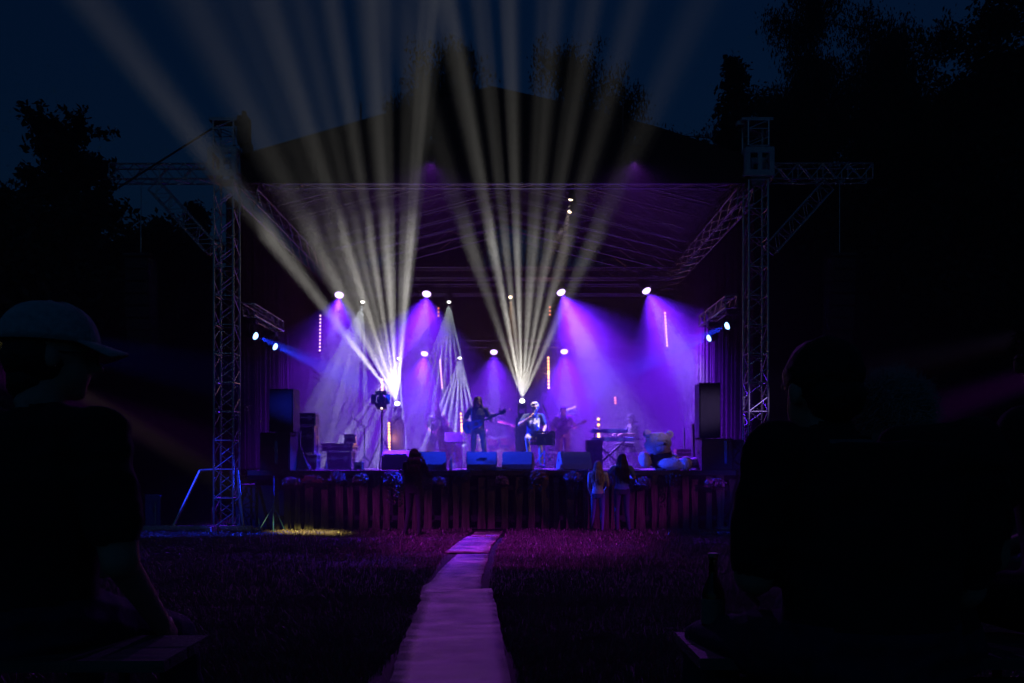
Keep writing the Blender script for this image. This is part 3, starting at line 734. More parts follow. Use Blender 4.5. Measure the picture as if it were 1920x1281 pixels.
def person(label, loc, yaw=0, scale=1.0, pose=None, head=(0, 0, 0), shirt=M_BLKC, pants=M_JEAND, shoe=M_SHOE, skin=M_SKIN, hair=('short', M_HAIRB),
           sleeve=.62, voxel=.011, build=1.0, female=False, hands=None, group=None, belly=0, long_sleeve=False, torso_w=1.0):
    J = dict(STAND); J.update(pose or {}); J = {k: Vector(v) for k, v in J.items()}
    root = empty('person', loc, (0, 0, yaw), label=label, cat='person', group=group); root.scale = (scale,) * 3
    mb = MB(); segs = []     # (a, b, ra, rb, mat)
    SH, PA, SK, SO = 0, 1, 2, 3
    def seg(a, b, ra, rb, mat, geo=True):
        if geo: capsule(mb, a, b, ra, rb)
        segs.append((Vector(a), Vector(b), ra, rb, mat))
    side = (J['shL'] - J['shR']).normalized(); hs = (J['hipL'] - J['hipR']).normalized()
    up = (J['chest'] - J['pelvis']).normalized(); fwd = up.cross(side).normalized() * -1
    if fwd.length < .1: fwd = Vector((0, -1, 0))
    B = build
    # torso: elliptical rings along the spine
    P_, Wt, Ch, Nk = J['pelvis'], J['waist'], J['chest'], J['neck']
    sw = (J['shL'] - J['shR']).length / 2
    hipw = .165 if not female else .175
    rings = [(P_ - up * .10, hs * hipw * .80 * B, fwd * .10 * B), (P_, hs * hipw * B, fwd * (.115 + belly * .3) * B), (Wt, hs * (.150 if not female else .13) * B * torso_w, fwd * (.105 + belly) * B),
             ((Wt + Ch) / 2, (hs + side).normalized() * .158 * B * torso_w, fwd * (.112 + belly * .8) * B), (Ch, side * sw * .92 * torso_w, fwd * .118 * B), ((J['shL'] + J['shR']) / 2 + up * .01, side * sw * .88, fwd * .085 * B),
             ((J['shL'] + J['shR']) / 2 * .45 + Nk * .55 , side * .085, fwd * .06), (Nk + up * .0, side * .058, fwd * .058)]
    mb.loft(rings, 16)
    segs.append((P_ - up * .12, P_ - up * .03, .17 * B, .17 * B, PA))
    segs.append((P_ + up * .02, Ch, .16 * B, .16 * B, SH)); segs.append((J['shL'], J['shR'], .08, .08, SH))
    seg(J['shL'] * .45 + Nk * .55, J['shL'], .048, .062, SH); seg(J['shR'] * .45 + Nk * .55, J['shR'], .048, .062, SH)
    for s in 'LR':
        sh, el, wr = J['sh' + s], J['el' + s], J['wr' + s]; am = sh.lerp(el, sleeve)
        capsule(mb, sh, el, .058 * B, .042 * B); 
        if long_sleeve: segs.append((sh, el, .058, .045, SH)); segs.append((el, wr, .045, .035, SH)); capsule(mb, el, wr, .044, .034)
        else:
            capsule(mb, sh, am, .064 * B, .060 * B); segs.append((sh, am, .066, .062, SH)); segs.append((am, el, .045, .042, SK)); seg(el, wr, .041, .027, SK)
        # hand: palm, four fingers, thumb
        hd = (hands or {}).get(s); d = (wr - el).normalized() if hd is None else Vector(hd[0]).normalized()
        nrm = Vector(hd[1]).normalized() if hd is not None else side * (1 if s == 'L' else -1)     # back of the hand
        nrm = (nrm - d * nrm.dot(d)).normalized(); ac = d.cross(nrm).normalized(); curl = hd[2] if hd is not None else .35
        pe = wr + d * .085
        mb.loft([(wr, ac * .025, nrm * .018), (wr + d * .04, ac * .038, nrm * .016), (pe, ac * .040, nrm * .014)], 10); segs.append((wr, pe, .035, .035, SK))
        for i, ln in enumerate((.070, .080, .075, .058)):
            o = pe + ac * (-.030 + .020 * i) - d * .004; c1 = curl
            d1 = (d * math.cos(c1) - nrm * math.sin(c1)); d2 = (d * math.cos(c1 * 2.1) - nrm * math.sin(c1 * 2.1)); m1 = o + d1 * ln * .5; e1 = m1 + d2 * ln * .5
            capsule(mb, o, m1, .0095, .009, 6); capsule(mb, m1, e1, .009, .0075, 6)
            segs.append((o, e1, .012, .012, SK))
        sgn = -1; o = wr + d * .03 + ac * sgn * .028; td = (d * .7 + ac * sgn * .6 - nrm * (.3 + curl * .5)).normalized()
        capsule(mb, o, o + td * .055, .012, .009, 6); segs.append((o, o + td * .055, .012, .012, SK))
        hp, kn, an, to = J['hip' + s], J['kn' + s], J['an' + s], J['to' + s]
        seg(hp, kn, .088 * B, .058 * B, PA); seg(kn, an, .057 * B, .043 * B, PA)
        seg(an + Vector((0, 0, -.02)), to, .044, .036, SO)
        heel = an + (an - to).normalized() * .045; heel.z = min(heel.z, an.z) - .045; seg(heel, to + Vector((0, 0, -.005)), .035, .032, SO)
    # neck and head
    hc = J['head']; Hm = Euler((head[0], head[1], head[2]), 'XYZ').to_matrix()
    seg(Nk - up * .02, hc - Hm @ Vector((0, -.005, .055)), .056, .052, SK)
    E = lambda c, r: mb.ell(hc + Hm @ Vector(c), r, Hm, 14, 10)
    E((0, .012, .022), (.075, .093, .092)); E((0, -.022, -.035), (.060, .066, .072)); E((0, -.048, -.088), (.030, .030, .022))
    capsule(mb, hc + Hm @ Vector((0, -.082, .015)), hc + Hm @ Vector((0, -.104, -.022)), .008, .014, 8)       # nose
    capsule(mb, hc + Hm @ Vector((-.035, -.078, .030)), hc + Hm @ Vector((.035, -.078, .030)), .012, .012, 8)   # brow
    for q in (-1, 1): mb.ell(hc + Hm @ Vector((q * .078, .01, -.008)), (.010, .020, .032), Hm, 8, 6)
    segs.append((hc + Hm @ Vector((0, .01, .04)), hc + Hm @ Vector((0, -.02, -.06)), .09, .07, SK))
    eyes = [hc + Hm @ Vector((q * .030, -.084, .010)) for q in (-1, 1)]; mouth = hc + Hm @ Vector((0, -.088, -.058))
    body = mb.build('body', [shirt, pants, skin, shoe, M_EYE, M_LIP], root)
    r = body.modifiers.new('r', 'REMESH'); r.mode = 'VOXEL'; r.voxel_size = voxel
    sm = body.modifiers.new('s', 'SMOOTH'); sm.factor = .5; sm.iterations = 2
    PENDING.append((body, segs, eyes, mouth, Hm))
    # hair
    def hloc(v): return hc + Hm @ Vector(v)
    kind, hm = hair[0], hair[1]
    if kind == 'short':
        h = MB().ell(hloc((0, .020, .036)), (.083, .098, .090), Hm, 24, 16, .10, len(label))
        h.ell(hloc((0, .055, -.02)), (.068, .060, .065), Hm, 16, 10, .1, 3)
        h.build('hair', hm, root, smooth=True)
    if kind == 'fuzzy':
        ln, nS = hair[2], hair[3]; rr = random.Random(len(label))
        h = MB().ell(hloc((0, .020, .034)), (.080, .096, .088), Hm, 24, 16, .08, len(label)); h.ell(hloc((0, .052, -.025)), (.066, .058, .062), Hm, 16, 10, .1, 3)
        for i in range(nS):
            th = rr.uniform(0, 2 * math.pi); ph = math.asin(rr.uniform(-.55, 1)); v = Vector((math.cos(ph) * math.cos(th), math.cos(ph) * math.sin(th), math.sin(ph)))
            if v.y < -.35 and v.z < .5: continue
            q = Vector((v.x * .080, .022 + v.y * .096, .034 + v.z * .088)); dv = (v + Vector((rr.gauss(0, .45), rr.gauss(0, .45) + .2, rr.gauss(0, .45) - .1))).normalized(); l_ = ln * rr.uniform(.4, 1.3)
            m_ = q + dv * l_ * .5; e_ = m_ + (dv + Vector((rr.gauss(0, .7), rr.gauss(0, .7), rr.gauss(0, .7) - .2))).normalized() * l_ * .5
            h.tube(hloc(q), hloc(m_), .0012, 3, .0010, cap=False); h.tube(hloc(m_), hloc(e_), .0010, 3, .0004, cap=False)
        h.build('hair', hm, root)
    elif kind == 'curly':
        h = MB(); rr = random.Random(len(label)); nC, cr = hair[2], hair[3]
        for i in range(nC):
            th = rr.uniform(0, 2 * math.pi); ph = math.asin(rr.uniform(-.35, 1)); v = Vector((math.cos(ph) * math.cos(th), math.cos(ph) * math.sin(th), math.sin(ph)))
            if v.y < -.45 and v.z < .55: continue
            h.ell(hloc((v.x * .082, .014 + v.y * .098, .032 + v.z * .094)), rr.uniform(.8, 1.3) * cr, Hm, 6, 5, .3, i)
        h.ell(hloc((0, .018, .034)), (.080, .096, .09), Hm, 20, 12, .1, 2)
        h.build('hair', hm, root, smooth=True)
    elif kind == 'long':
        drop = hair[2]; rr = random.Random(len(label) + 3)
        h = MB().ell(hloc((0, .020, .036)), (.086, .100, .092), Hm, 24, 16, .08, 5)
        front = hair[3] if len(hair) > 3 else .3
        for i in range(90):
            th = rr.uniform(-math.pi * (.5 + front * .22), math.pi * (1.5 + front * .22) - .0) if False else rr.uniform(-front, math.pi + front)
            ct, stt = math.cos(th), math.sin(th)
            p0 = hloc((ct * .075, .02 + stt * .085, .06)); p1 = hloc((ct * .092, .015 + stt * .10, -.05))
            zz = hc.z - drop * rr.uniform(.75, 1.05); spread = rr.uniform(.9, 1.35)
            p2 = Vector((hc.x + ct * .115 * spread, hc.y + .02 + stt * .11 * spread, (p1.z * .5 + zz * .5))); p3 = Vector((hc.x + ct * .12 * spread + rr.uniform(-.02, .02), hc.y + .02 + stt * .10 * spread + rr.uniform(-.02, .02), zz))
            h.tube(p0, p1, .014, 5, .016); h.tube(p1, p2, .016, 5, .015); h.tube(p2, p3, .015, 5, .004)
        h.build('hair', hm, root, smooth=True)
    if kind == 'cap' or (len(hair) > 4 and hair[4] == 'cap'):
        cm = hair[1]
        if kind == 'cap': MB().ell(hloc((0, .034, .0)), (.081, .086, .088), Hm, 16, 12, .1, 1).ell(hloc((0, .058, -.065)), (.062, .050, .055), Hm, 14, 10, .12, 2).build('hair', hair[2], root, smooth=True)
        prof = []
        c = MB(); big = hair[3] if len(hair) > 3 else 1.0
        rings = []
        for k in range(11):
            t = k / 10 * math.pi / 2; rr_ = math.cos(t) ** .75; z = math.sin(t)
            rings.append((hloc((0, .012, .036 + z * .098 * big)), Hm @ Vector((.088 * rr_ * big + .001, 0, 0)), Hm @ Vector((0, .108 * rr_ * big + .001, 0))))
        c.loft(rings, 24); c.ell(hloc((0, .012, .036 + .098 * big)), (.010, .010, .006), Hm, 8, 6)
        co = c.build('cap', cm, root, smooth=True)
        br = MB(); vs = []; n = 14; m = 5
        for lay in (0, -.006):
            for j in range(m + 1):
                for i in range(n + 1):
                    t = -1.15 + 2.3 * i / n; rad = .0 + j / m
                    x0, y0 = .086 * math.sin(t) * big, .012 - .105 * math.cos(t) * big; x1, y1 = .080 * math.sin(t) * big, -.175 - (.0) * math.cos(t) + (1 - math.cos(t)) * .09
                    x = x0 + (x1 - x0) * rad; y = y0 + (y1 - y0) * rad
                    vs.append(hloc((x, y, .045 - .018 * rad - .022 * (math.sin(t) ** 2) * rad + lay)))
        fs = []; K = (m + 1) * (n + 1)
        for j in range(m):
            for i in range(n):
                a = j * (n + 1) + i; fs += [(a, a + 1, a + n + 2, a + n + 1), (K + a, K + a + n + 1, K + a + n + 2, K + a + 1)]
        for i in range(n): a = m * (n + 1) + i; fs.append((a, a + 1, K + a + 1, K + a))
        for j in range(m): a = j * (n + 1); fs.append((a, a + n + 1, K + a + n + 1, K + a)); a += n; fs.append((a, K + a, K + a + n + 1, a + n + 1))
        br.add(vs, fs).build('brim', cm, co, smooth=True)
        for sx in (-1, 0, 1):
            pts = [hloc((math.sin(sx * .7) * .089 * big * math.cos(a * math.pi / 20) ** .75, .012 - math.cos(sx * .7) * .109 * big * math.cos(a * math.pi / 20) ** .75, .038 + .099 * big * math.sin(a * math.pi / 20))) for a in range(0, 10)]
            MB().poly(pts, .0012, 4).build('cap_seam', cm, co)
    root['_hc'] = 0
    del root['_hc']
    return root, J, Hm

def finish_people():
    dg = bpy.context.evaluated_depsgraph_get()
    dg.update()
    done = []
    for body, segs, eyes, mouth, Hm in PENDING:
        me = bpy.data.meshes.new_from_object(body.evaluated_get(dg)); done.append(me)
    for (body, segs, eyes, mouth, Hm), me in zip(PENDING, done):
        old = body.data; body.modifiers.clear()
        n = len(me.polygons); c = np.empty(n * 3, np.float32); me.polygons.foreach_get('center', c); c = c.reshape(n, 3)
        best = np.full(n, 1e9); mi = np.zeros(n, np.int32)
        for a, b, ra, rb, m in segs:
            a = np.array(a); d = np.array(b) - a; L2 = max(1e-9, d @ d); t = np.clip(((c - a) @ d) / L2, 0, 1)
            dist = np.linalg.norm(c - (a + t[:, None] * d), axis=1) / (ra + (rb - ra) * t)
            k = dist < best; best[k] = dist[k]; mi[k] = m
        for e in eyes: k = np.linalg.norm(c - np.array(e), axis=1) < .013; mi[k] = 4
        q = (c - np.array(mouth)) @ np.array(Hm); k = (np.abs(q[:, 0]) < .024) & (np.abs(q[:, 2]) < .009) & (np.abs(q[:, 1]) < .025); mi[k] = 5
        body.data = me; me.name = 'body'
        me.materials.clear()
        for m in old.materials: me.materials.append(m)
        if body.parent['label'].find('seated') >= 0 and body.parent.location.y < 4 or 'bench beside' in body.parent['label']:      # cloth creases on the near spectators
            nv = len(me.vertices); co = np.empty(nv * 3, np.float32); no = np.empty(nv * 3, np.float32); me.vertices.foreach_get('co', co); me.vertices.foreach_get('normal', no); co = co.reshape(nv, 3); no = no.reshape(nv, 3)
            cloth = np.zeros(nv, bool); vi = np.empty(len(me.loops), np.int32); me.loops.foreach_get('vertex_index', vi); lt = np.empty(n, np.int32); me.polygons.foreach_get('loop_total', lt); cloth[vi[np.repeat(mi < 2, lt)]] = True
            for k_ in np.nonzero(cloth)[0]:
                p_ = co[k_]; w_ = noise.noise(Vector((p_[0] * 7, p_[1] * 7, p_[2] * 13))); w2 = noise.noise(Vector((p_[0] * 3 + 5, p_[1] * 3, p_[2] * 5)))
                co[k_] += no[k_] * (.005 * (1 - abs(w_) * 4) + .006 * w2)
            me.vertices.foreach_set('co', co.ravel())
        me.polygons.foreach_set('material_index', mi); me.polygons.foreach_set('use_smooth', np.ones(n, bool)); me.update()


sp = lambda px, Y: ((px - 960) * Y / 1500, Y, DK)
# seated pose helper: seat height sh, thigh forward
def seated(sh=.48, lean=.0, spread=.14, knee_out=.0, feet=-.48, **kw):
    z = sh + .09; d = dict(pelvis=(0, 0, z + .02), waist=(0, -lean * .3, z + .15), chest=(0, -lean * .7, z + .35), neck=(0, -lean, z + .53), head=(0, -lean - .03, z + .68),
        shL=(.185, -lean * .9, z + .48), shR=(-.185, -lean * .9, z + .48), elL=(.26, -lean - .06, z + .22), elR=(-.26, -lean - .06, z + .22), wrL=(.16, -lean - .28, z + .10), wrR=(-.16, -lean - .28, z + .10),
        hipL=(.10, 0, z), hipR=(-.10, 0, z), knL=(spread, -.44, z + .02), knR=(-spread, -.44, z + .02), anL=(spread, feet, .09), anR=(-spread, feet, .09), toL=(spread + .02, feet - .17, .035), toR=(-spread - .02, feet - .17, .035))
    d.update(kw); return d

# --- on stage
# long haired guitarist (faces audience, head bowed)
G, GJ, GH = person('long-haired guitarist in dark t-shirt and jeans at centre stage, playing a blue guitar', sp(896, 19.0), .12, 1.0,
    dict(shL=(.185, 0, 1.41), elL=(.30, -.02, 1.17), wrL=(.305, -.23, 1.22), elR=(-.33, -.02, 1.13), wrR=(-.08, -.24, 1.03), head=(0, -.04, 1.60), knL=(.14, -.03, .50), anL=(.17, .03, .09), toL=(.22, -.13, .035), anR=(-.13, .02, .09), toR=(-.18, -.14, .035)),
    head=(.28, 0, .15), shirt=M_BLKC, pants=M_JEAN, hair=('long', M_HAIRK, .44, .25), hands={'R': ((.8, -.1, -.3), (0, -1, .2), .5), 'L': ((.3, -.1, .9), (0, .6, -.1), 1.0)})
# singer on stool
S_, SJ, SH_ = person('grey curly-haired singer seated on a stool, microphone at his mouth', sp(1000, 18.5), .05, 1.0,
    seated(.66, .04, .16, feet=-.30, head=(.03, -.08, 1.42), shR=(-.19, -.02, 1.22), elR=(-.33, -.14, 1.02), wrR=(-.07, -.27, 1.20), elL=(.27, -.04, .98), wrL=(.20, -.30, .84),
           knR=(-.17, -.42, .70), anR=(-.12, -.34, .22), toR=(-.14, -.50, .16), knL=(.12, -.45, .64), anL=(.14, -.52, .12), toL=(.18, -.69, .06)),
    head=(.10, 0, .25), shirt=M_NAVY, pants=M_BEIGE, hair=('curly', M_HAIRG, 240, .018), belly=.035, build=1.05, hands={'R': ((.55, -.2, .75), (-.4, -.8, .2), 1.2), 'L': ((-.2, -.9, -.2), (.3, 0, .9), .7)})
# bassist at left with upright bass
B_, BJ, BH = person('grey-haired double bassist in printed dark t-shirt behind a tilted music stand', sp(820, 21.4), -.15, .96,
    dict(elL=(.30, -.05, 1.22), wrL=(.22, -.16, 1.42), elR=(-.30, -.06, 1.14), wrR=(-.10, -.27, 1.00)), head=(.1, 0, -.2), shirt=M_BLKC, pants=M_JEAN, hair=('short', M_HAIRG), belly=.04, build=1.08,
    hands={'R': ((.8, -.4, -.3), (0, -1, .2), .6), 'L': ((-.1, -.3, .8), (.9, .1, 0), 1.0)})
# guitarist behind the singer's right
K_, KJ, KH = person('broad-shouldered guitarist in grey shirt with black strap, in shadow right of the singer', sp(1056, 21.6), -.05, .97,
    dict(elL=(.34, -.02, 1.16), wrL=(.26, -.22, 1.08), elR=(-.30, -.02, 1.12), wrR=(-.08, -.24, .96), chest=(0, .01, 1.28)), head=(.15, 0, -.1), shirt=M_GREYC, pants=M_BROWN, hair=('short', M_HAIRK), build=1.22, torso_w=1.12, belly=.03,
    hands={'R': ((.8, -.1, -.4), (0, -1, .1), .5), 'L': ((.1, -.5, .6), (.5, .5, 0), 1.0)})
# keyboard player, turned left
Y_, YJ, YH = person('keyboard player in dark cap and dark t-shirt seated behind the two keyboards', sp(1192, 20.4), -1.2, 1.0,
    seated(.50, .10, .13, elL=(.25, -.20, .86), wrL=(.14, -.46, .88), elR=(-.24, -.22, .86), wrR=(-.12, -.48, .90)), head=(.25, 0, .1), shirt=M_BLKC, pants=M_BLKC, hair=('cap', M_BLKC, M_HAIRK, 1.0),
    hands={'L': ((0, -1, -.1), (0, 0, 1), .5), 'R': ((0, -1, -.1), (0, 0, 1), .5)})
# drummer half hidden behind the kit
D_, DJ, DH = person('drummer seated behind the magenta drum kit, mostly hidden', sp(958, 23.6), .1, .95,
    seated(.48, .06, .18, elL=(.32, -.14, .84), wrL=(.24, -.36, .86), elR=(-.32, -.14, .84), wrR=(-.26, -.36, .88)), head=(.2, 0, 0), shirt=M_BLKC, pants=M_BLKC, hair=('short', M_HAIRB))

# --- in front of the stage
F_, FJ, FH = person('woman with long dark red hair photographing the stage from the grass', ((777 - 960) * 14.8 / 1500, 14.8, .0), math.pi * .92, .935,
    dict(elR=(-.24, -.18, 1.18), wrR=(-.11, -.20, 1.49), elL=(.24, -.18, 1.18), wrL=(.10, -.22, 1.46), knL=(.12, -.03, .50), anL=(.16, .06, .09), toL=(.20, -.10, .035)),
    head=(0, 0, 0), shirt=M_BLKC, pants=M_BLKC, hair=('long', M_HAIRR, .42, .15), female=True, build=1.12, torso_w=1.1, long_sleeve=True, hands={'R': ((.5, -.5, .6), (-.6, -.4, 0), .8), 'L': ((-.5, -.5, .6), (.6, -.4, 0), .8)})
person('small girl with long fair hair in pale top and jeans at the stage front', ((1121 - 960) * 15.4 / 1500, 15.4, 0), math.pi * .95, .80,
    dict(elL=(.21, -.03, 1.12), wrL=(.17, -.14, .90), elR=(-.24, -.05, 1.15), wrR=(-.16, -.22, 1.02), anL=(.15, -.04, .09), toL=(.18, -.2, .035), anR=(-.10, .10, .09), toR=(-.14, -.06, .035), knR=(-.11, .02, .5)), shirt=M_WHITEC, pants=M_JEAN, hair=('long', M_HAIRF, .46, .1), female=True, build=.92)
person('girl with long dark hair in blue top, taller of the two at the stage front', ((1166 - 960) * 15.4 / 1500, 15.4, 0), math.pi * 1.03, .885,
    dict(elL=(.30, -.12, 1.22), wrL=(.24, -.34, 1.24), elR=(-.30, -.10, 1.20), wrR=(-.22, -.32, 1.22), anR=(-.14, .06, .09), toR=(-.18, -.10, .035)), shirt=M_BLUEC, pants=M_JEAND, hair=('long', M_HAIRK, .52, .2), female=True, build=1.02)

# --- seated spectators close to the camera (backs to us)
def near_ground(y): return gz(0, y)
zb = .38
# left man with cap: turned to the right
LM, LJ, LH = person('man in pale baseball cap and glasses seated in the near left, turned toward the stage', (-1.26, 2.08, zb - .02), math.pi - .15, 1.03,
    seated(.48, .02, .20, head=(-.02, -.07, 1.235), neck=(0, -.01, 1.09), shL=(.20, .0, 1.035), shR=(-.20, .0, 1.035), elR=(-.27, .02, .72), wrR=(-.24, -.20, .52), elL=(.27, -.02, .74), knL=(.14, -.42, .44), knR=(-.14, -.42, .44)), head=(.02, 0, -.85), shirt=M_BLKC, pants=M_JEAND,
    hair=('cap', M_CAPM, M_HAIRK, 1.10), voxel=.009, build=1.1, sleeve=.72, torso_w=1.08)
RM, RJ, RH = person('broad-backed man in black t-shirt on the bench beside the beer bottle', (.80, 1.78, zb - .02), math.pi + .06, 1.0,
    seated(.49, .05, .26, head=(.075, -.10, 1.155), neck=(.05, -.05, 1.03), shL=(.215, .0, 1.015), shR=(-.235, .0, 1.015), elR=(-.25, -.06, .70), wrR=(-.12, -.28, .62), elL=(.25, -.04, .74), knL=(.24, -.42, .50), anL=(.26, -.48, .09)), head=(.12, 0, .25), shirt=M_BLKC, pants=M_JEAND,
    hair=('short', M_HAIRK), voxel=.009, build=1.18, torso_w=1.15, sleeve=.8)
R2, R2J, R2H = person('grey-haired person with pale collar seated behind the broad-backed man', (1.0, 2.02, zb - .05), math.pi - .05, .97,
    seated(.49, .03, .16, head=(.02, -.07, 1.15)), head=(.12, 0, -.15), shirt=M_BLKC, pants=M_JEAND, hair=('fuzzy', pm('greying_hair', (.50, .42, .40), .8), .045, 3600), voxel=.009, build=1.1)
R3, R3J, R3H = person('dark-haired spectator cut off by the right edge of the picture', (1.56, 2.2, zb), math.pi + .5, 1.0,
    seated(.49, .05, .16), head=(0, 0, -.9), shirt=M_BLKC, pants=M_BLKC, hair=('fuzzy', M_HAIRK, .03, 1500), voxel=.010, build=1.05)
finish_people()
# glasses on the man with the cap
gl = MB(); hc = LJ['head']
for q in (-1, 1):
    c = hc + LH @ Vector((q * .033, -.098, .008)); gl.lathe([(.024, -.001), (.024, .001), (.021, .001), (.021, -.001)], c, LH @ Matrix.Rotation(math.pi / 2, 3, 'X'), 14)
    gl.tube(c + LH @ Vector((q * .024, 0, .004)), hc + LH @ Vector((q * .080, .01, .008)), .0018, 5)
gl.tube(hc + LH @ Vector((-.01, -.10, .012)), hc + LH @ Vector((.01, -.10, .012)), .0018, 5); gl.build('glasses', M_BLKP, LM)
# collars
for root, J, zoff, r in ((RM, RJ, .02, .075), (R2, R2J, .02, .072)):
    MB().lathe([(r, 0), (r + .006, .012), (r - .002, .022), (r - .012, .01)], J['neck'] + Vector((0, .0, -.01)), None, 20).build('collar', M_GREYC, root)
# singer's shirt print: two white blocks like a letter H
pr = MB(); ch = SJ['chest']
def on_front(J, dx, dz, lift=.128): return J['chest'] + Vector((dx, -lift + abs(dx) * .12, dz))
def print_strip(mb, J, x0, x1, z0, z1, lift):
    n = 5; vs = []
    for k in range(n + 1):
        x = x0 + (x1 - x0) * k / n
        for z in (z0, z1): 
            for dd in (0, .006): vs.append(J['chest'] + Vector((x, -lift * math.sqrt(max(.05, 1 - (x / .21) ** 2)) - dd - (.02 if z < 0 else 0) , z)))
    fs = []
    for k in range(n):
        a = k * 4; b = a + 4; fs += [(a + 1, b + 1, b + 3, a + 3), (a, a + 2, b + 2, b), (a, b, b + 1, a + 1), (a + 2, a + 3, b + 3, b + 2)]
    fs += [(0, 1, 3, 2), (n * 4, n * 4 + 2, n * 4 + 3, n * 4 + 1)]
    mb.add(vs, fs)
for x0, x1, z0, z1 in ((.0, .045, -.07, .07), (.085, .13, -.13, .07), (.045, .085, -.05, .02), (-.10, 0, -.06, .02)): print_strip(pr, SJ, x0, x1, z0, z1, .165)
pr.build('shirt_print', M_PRINT, S_)
pr = MB()
for k in range(9): print_strip(pr, BJ, -.12 + .027 * k, -.105 + .027 * k, -.03 - .02 * (k % 3), .02 + .02 * ((k * 2) % 3), .160)
pr.build('shirt_print', M_PRINT, B_)
# strap of the shadowed guitarist
st = MB(); pts = [KJ['shL'] + Vector((-.04, .04, .09)), KJ['chest'] + Vector((.10, -.165, .08)), KJ['waist'] + Vector((-.05, -.175, .08)), KJ['waist'] + Vector((-.16, -.14, -.02))]
for a, b in zip(pts[:-1], pts[1:]): st.box((a + b) / 2, (.07, .012, (b - a).length + .02), frame_from(b - a, Vector((0, -1, 0))))
st.build('strap', M_BLKC, K_)
# microphone in the singer's fist
mic = empty('handheld_microphone', S_.location, S_.rotation_euler, label='silver microphone held at the singer\'s mouth', cat='microphone')
a = SJ['wrR'] + Vector((.06, -.05, .05)); b = SJ['head'] + Vector((-.01, -.135, -.055))
MB().tube(a, b, .013, 10, .018).build('handle', M_BLK, mic); MB().ell(b, .027, None, 12, 8).build('grille_head', M_CHROME, mic)
# ------------------------------------------------------------------ instruments
def guitar(name, label, loc, rot, scale, top, side_mat, cut=False, group=None):
    """local: body in the XZ plane, face to -Y, neck along +X"""
    t = empty(name, loc, rot, label=label, cat='guitar', group=group); t.scale = (scale,) * 3
    pts = []
    for k in range(40):
        a = 2 * math.pi * k / 40; x = .24 * math.cos(a); w = .165 + .028 * math.cos(2 * a) - .035 * math.cos(a) - .030 * (abs(math.sin(a)) ** 6) * math.cos(0)
        z = w * math.sin(a) * (1 - .16 * math.exp(-((x - .04) / .07) ** 2))
        if cut and a < 1.1 and a > .2: z *= .72
        pts.append((x, z))
    b = MB().prism(pts, -.045, .045).build('body', side_mat, t)
    MB().prism([(x * .97, z * .97) for x, z in pts], -.049, -.045).build('top_plate', top, b)
    MB().lathe([(.048, 0), (.048, .002)], (.09, -.0495, 0), Matrix.Rotation(math.pi / 2, 3, 'X'), 20).build('sound_hole', M_BLKP, b)
    MB().box((-.10, -.055, 0), (.03, .012, .13)).build('bridge', M_FRET, b)
    nk = MB().box((.43, -.052, 0), (.48, .02, .048), None).build('neck', M_FRET, t)
    for k in range(12): MB().box((.24 + .034 * k, -.064, 0), (.003, .003, .046)).build('fret', M_CHROME, nk)
    hd = MB().prism([(.665, -.026), (.70, -.040), (.84, -.034), (.845, .034), (.70, .040), (.665, .026)], -.055, -.040).build('headstock', M_FRET, t)
    for k in range(3):
        for s in (-1, 1): MB().tube((.715 + .045 * k, -.05, s * .035), (.715 + .045 * k, -.05, s * .062), .009, 6).build('tuning_peg', M_CHROME, hd)
    st = MB()
    for k in range(6): st.tube((-.10, -.066, -.018 + .0072 * k), (.70, -.067, -.015 + .006 * k), .0009, 3, cap=False)
    st.build('strings', M_CHROME, t)
    return t
gx, gy, gz_ = sp(890, 19.0)
guitar('acoustic_guitar', 'blue acoustic guitar slung across the long-haired guitarist, neck angled up', P(886, 798, 18.74), (0, R(-24), .05), 1.02, M_GUITB, M_GUITB, True)
guitar('electric_bass', 'dark bass guitar worn by the broad-shouldered guitarist, neck pointing right', P(1052, 812, 21.35), (0, R(-26), -.05), .9, M_FRET, M_BLKP, True)
guitar('acoustic_guitar', 'natural-top guitar resting upright in a stand left of the double bassist', P(805, 846, 20.6), (0, R(-84), .2), .82, M_GUITW, M_FRET)
# guitar stand
t = empty('guitar_stand', P(805, 877, 20.7), (0, 0, 0), label='low black stand holding the natural-top guitar', cat='stand'); z0 = DK - t.location.z
t.location.z = DK
for a in (0, 2.1, 4.2): MB().tube((0, .05, .35), (.22 * math.sin(a), .05 - .22 * math.cos(a), .01), .010, 6).build('leg', M_BLK, t)
MB().tube((0, .05, .35), (0, .09, .62), .010, 6).box((0, -.02, .16), (.22, .10, .02)).build('yoke', M_BLK, t)
# double bass: body outline, f holes, neck, scroll
t = empty('double_bass', P(848, 873, 21.0), (R(-6), R(-14), .25), label='varnished double bass leaning beside the bassist, scroll above his shoulder', cat='double bass'); t.location.z = DK + .12
pts = [(0, 0), (.16, .02), (.27, .10), (.30, .24), (.27, .38), (.19, .47), (.17, .54), (.19, .62), (.235, .70), (.24, .80), (.19, .92), (.10, 1.02), (.03, 1.07)]
pts = pts + [(-x, z) for x, z in reversed(pts[1:])]
b = MB().prism(pts, -.09, .09).build('body', M_BASSW, t)
MB().prism([(x * .97, z * .985 + .008) for x, z in pts], -.102, -.09).build('belly_plate', M_BASSW, b)
for s in (-1, 1): MB().box((s * .10, -.104, .56), (.012, .004, .16)).build('sound_hole', M_BLKP, b)
MB().box((0, -.13, .52), (.13, .06, .02)).build('bridge', M_BEIGE, b)
MB().box((0, -.13, .24), (.07, .012, .36)).build('tailpiece', M_BLKP, b)
MB().box((0, -.118, 1.12), (.055, .03, .62)).build('fingerboard', M_BLKP, t)
MB().box((0, -.09, 1.26), (.045, .05, .42)).build('neck', M_BASSW, t)
s = MB().box((0, -.09, 1.53), (.05, .07, .16)).ell((0, -.11, 1.65), (.038, .06, .055)).build('scroll', M_BASSW, t)
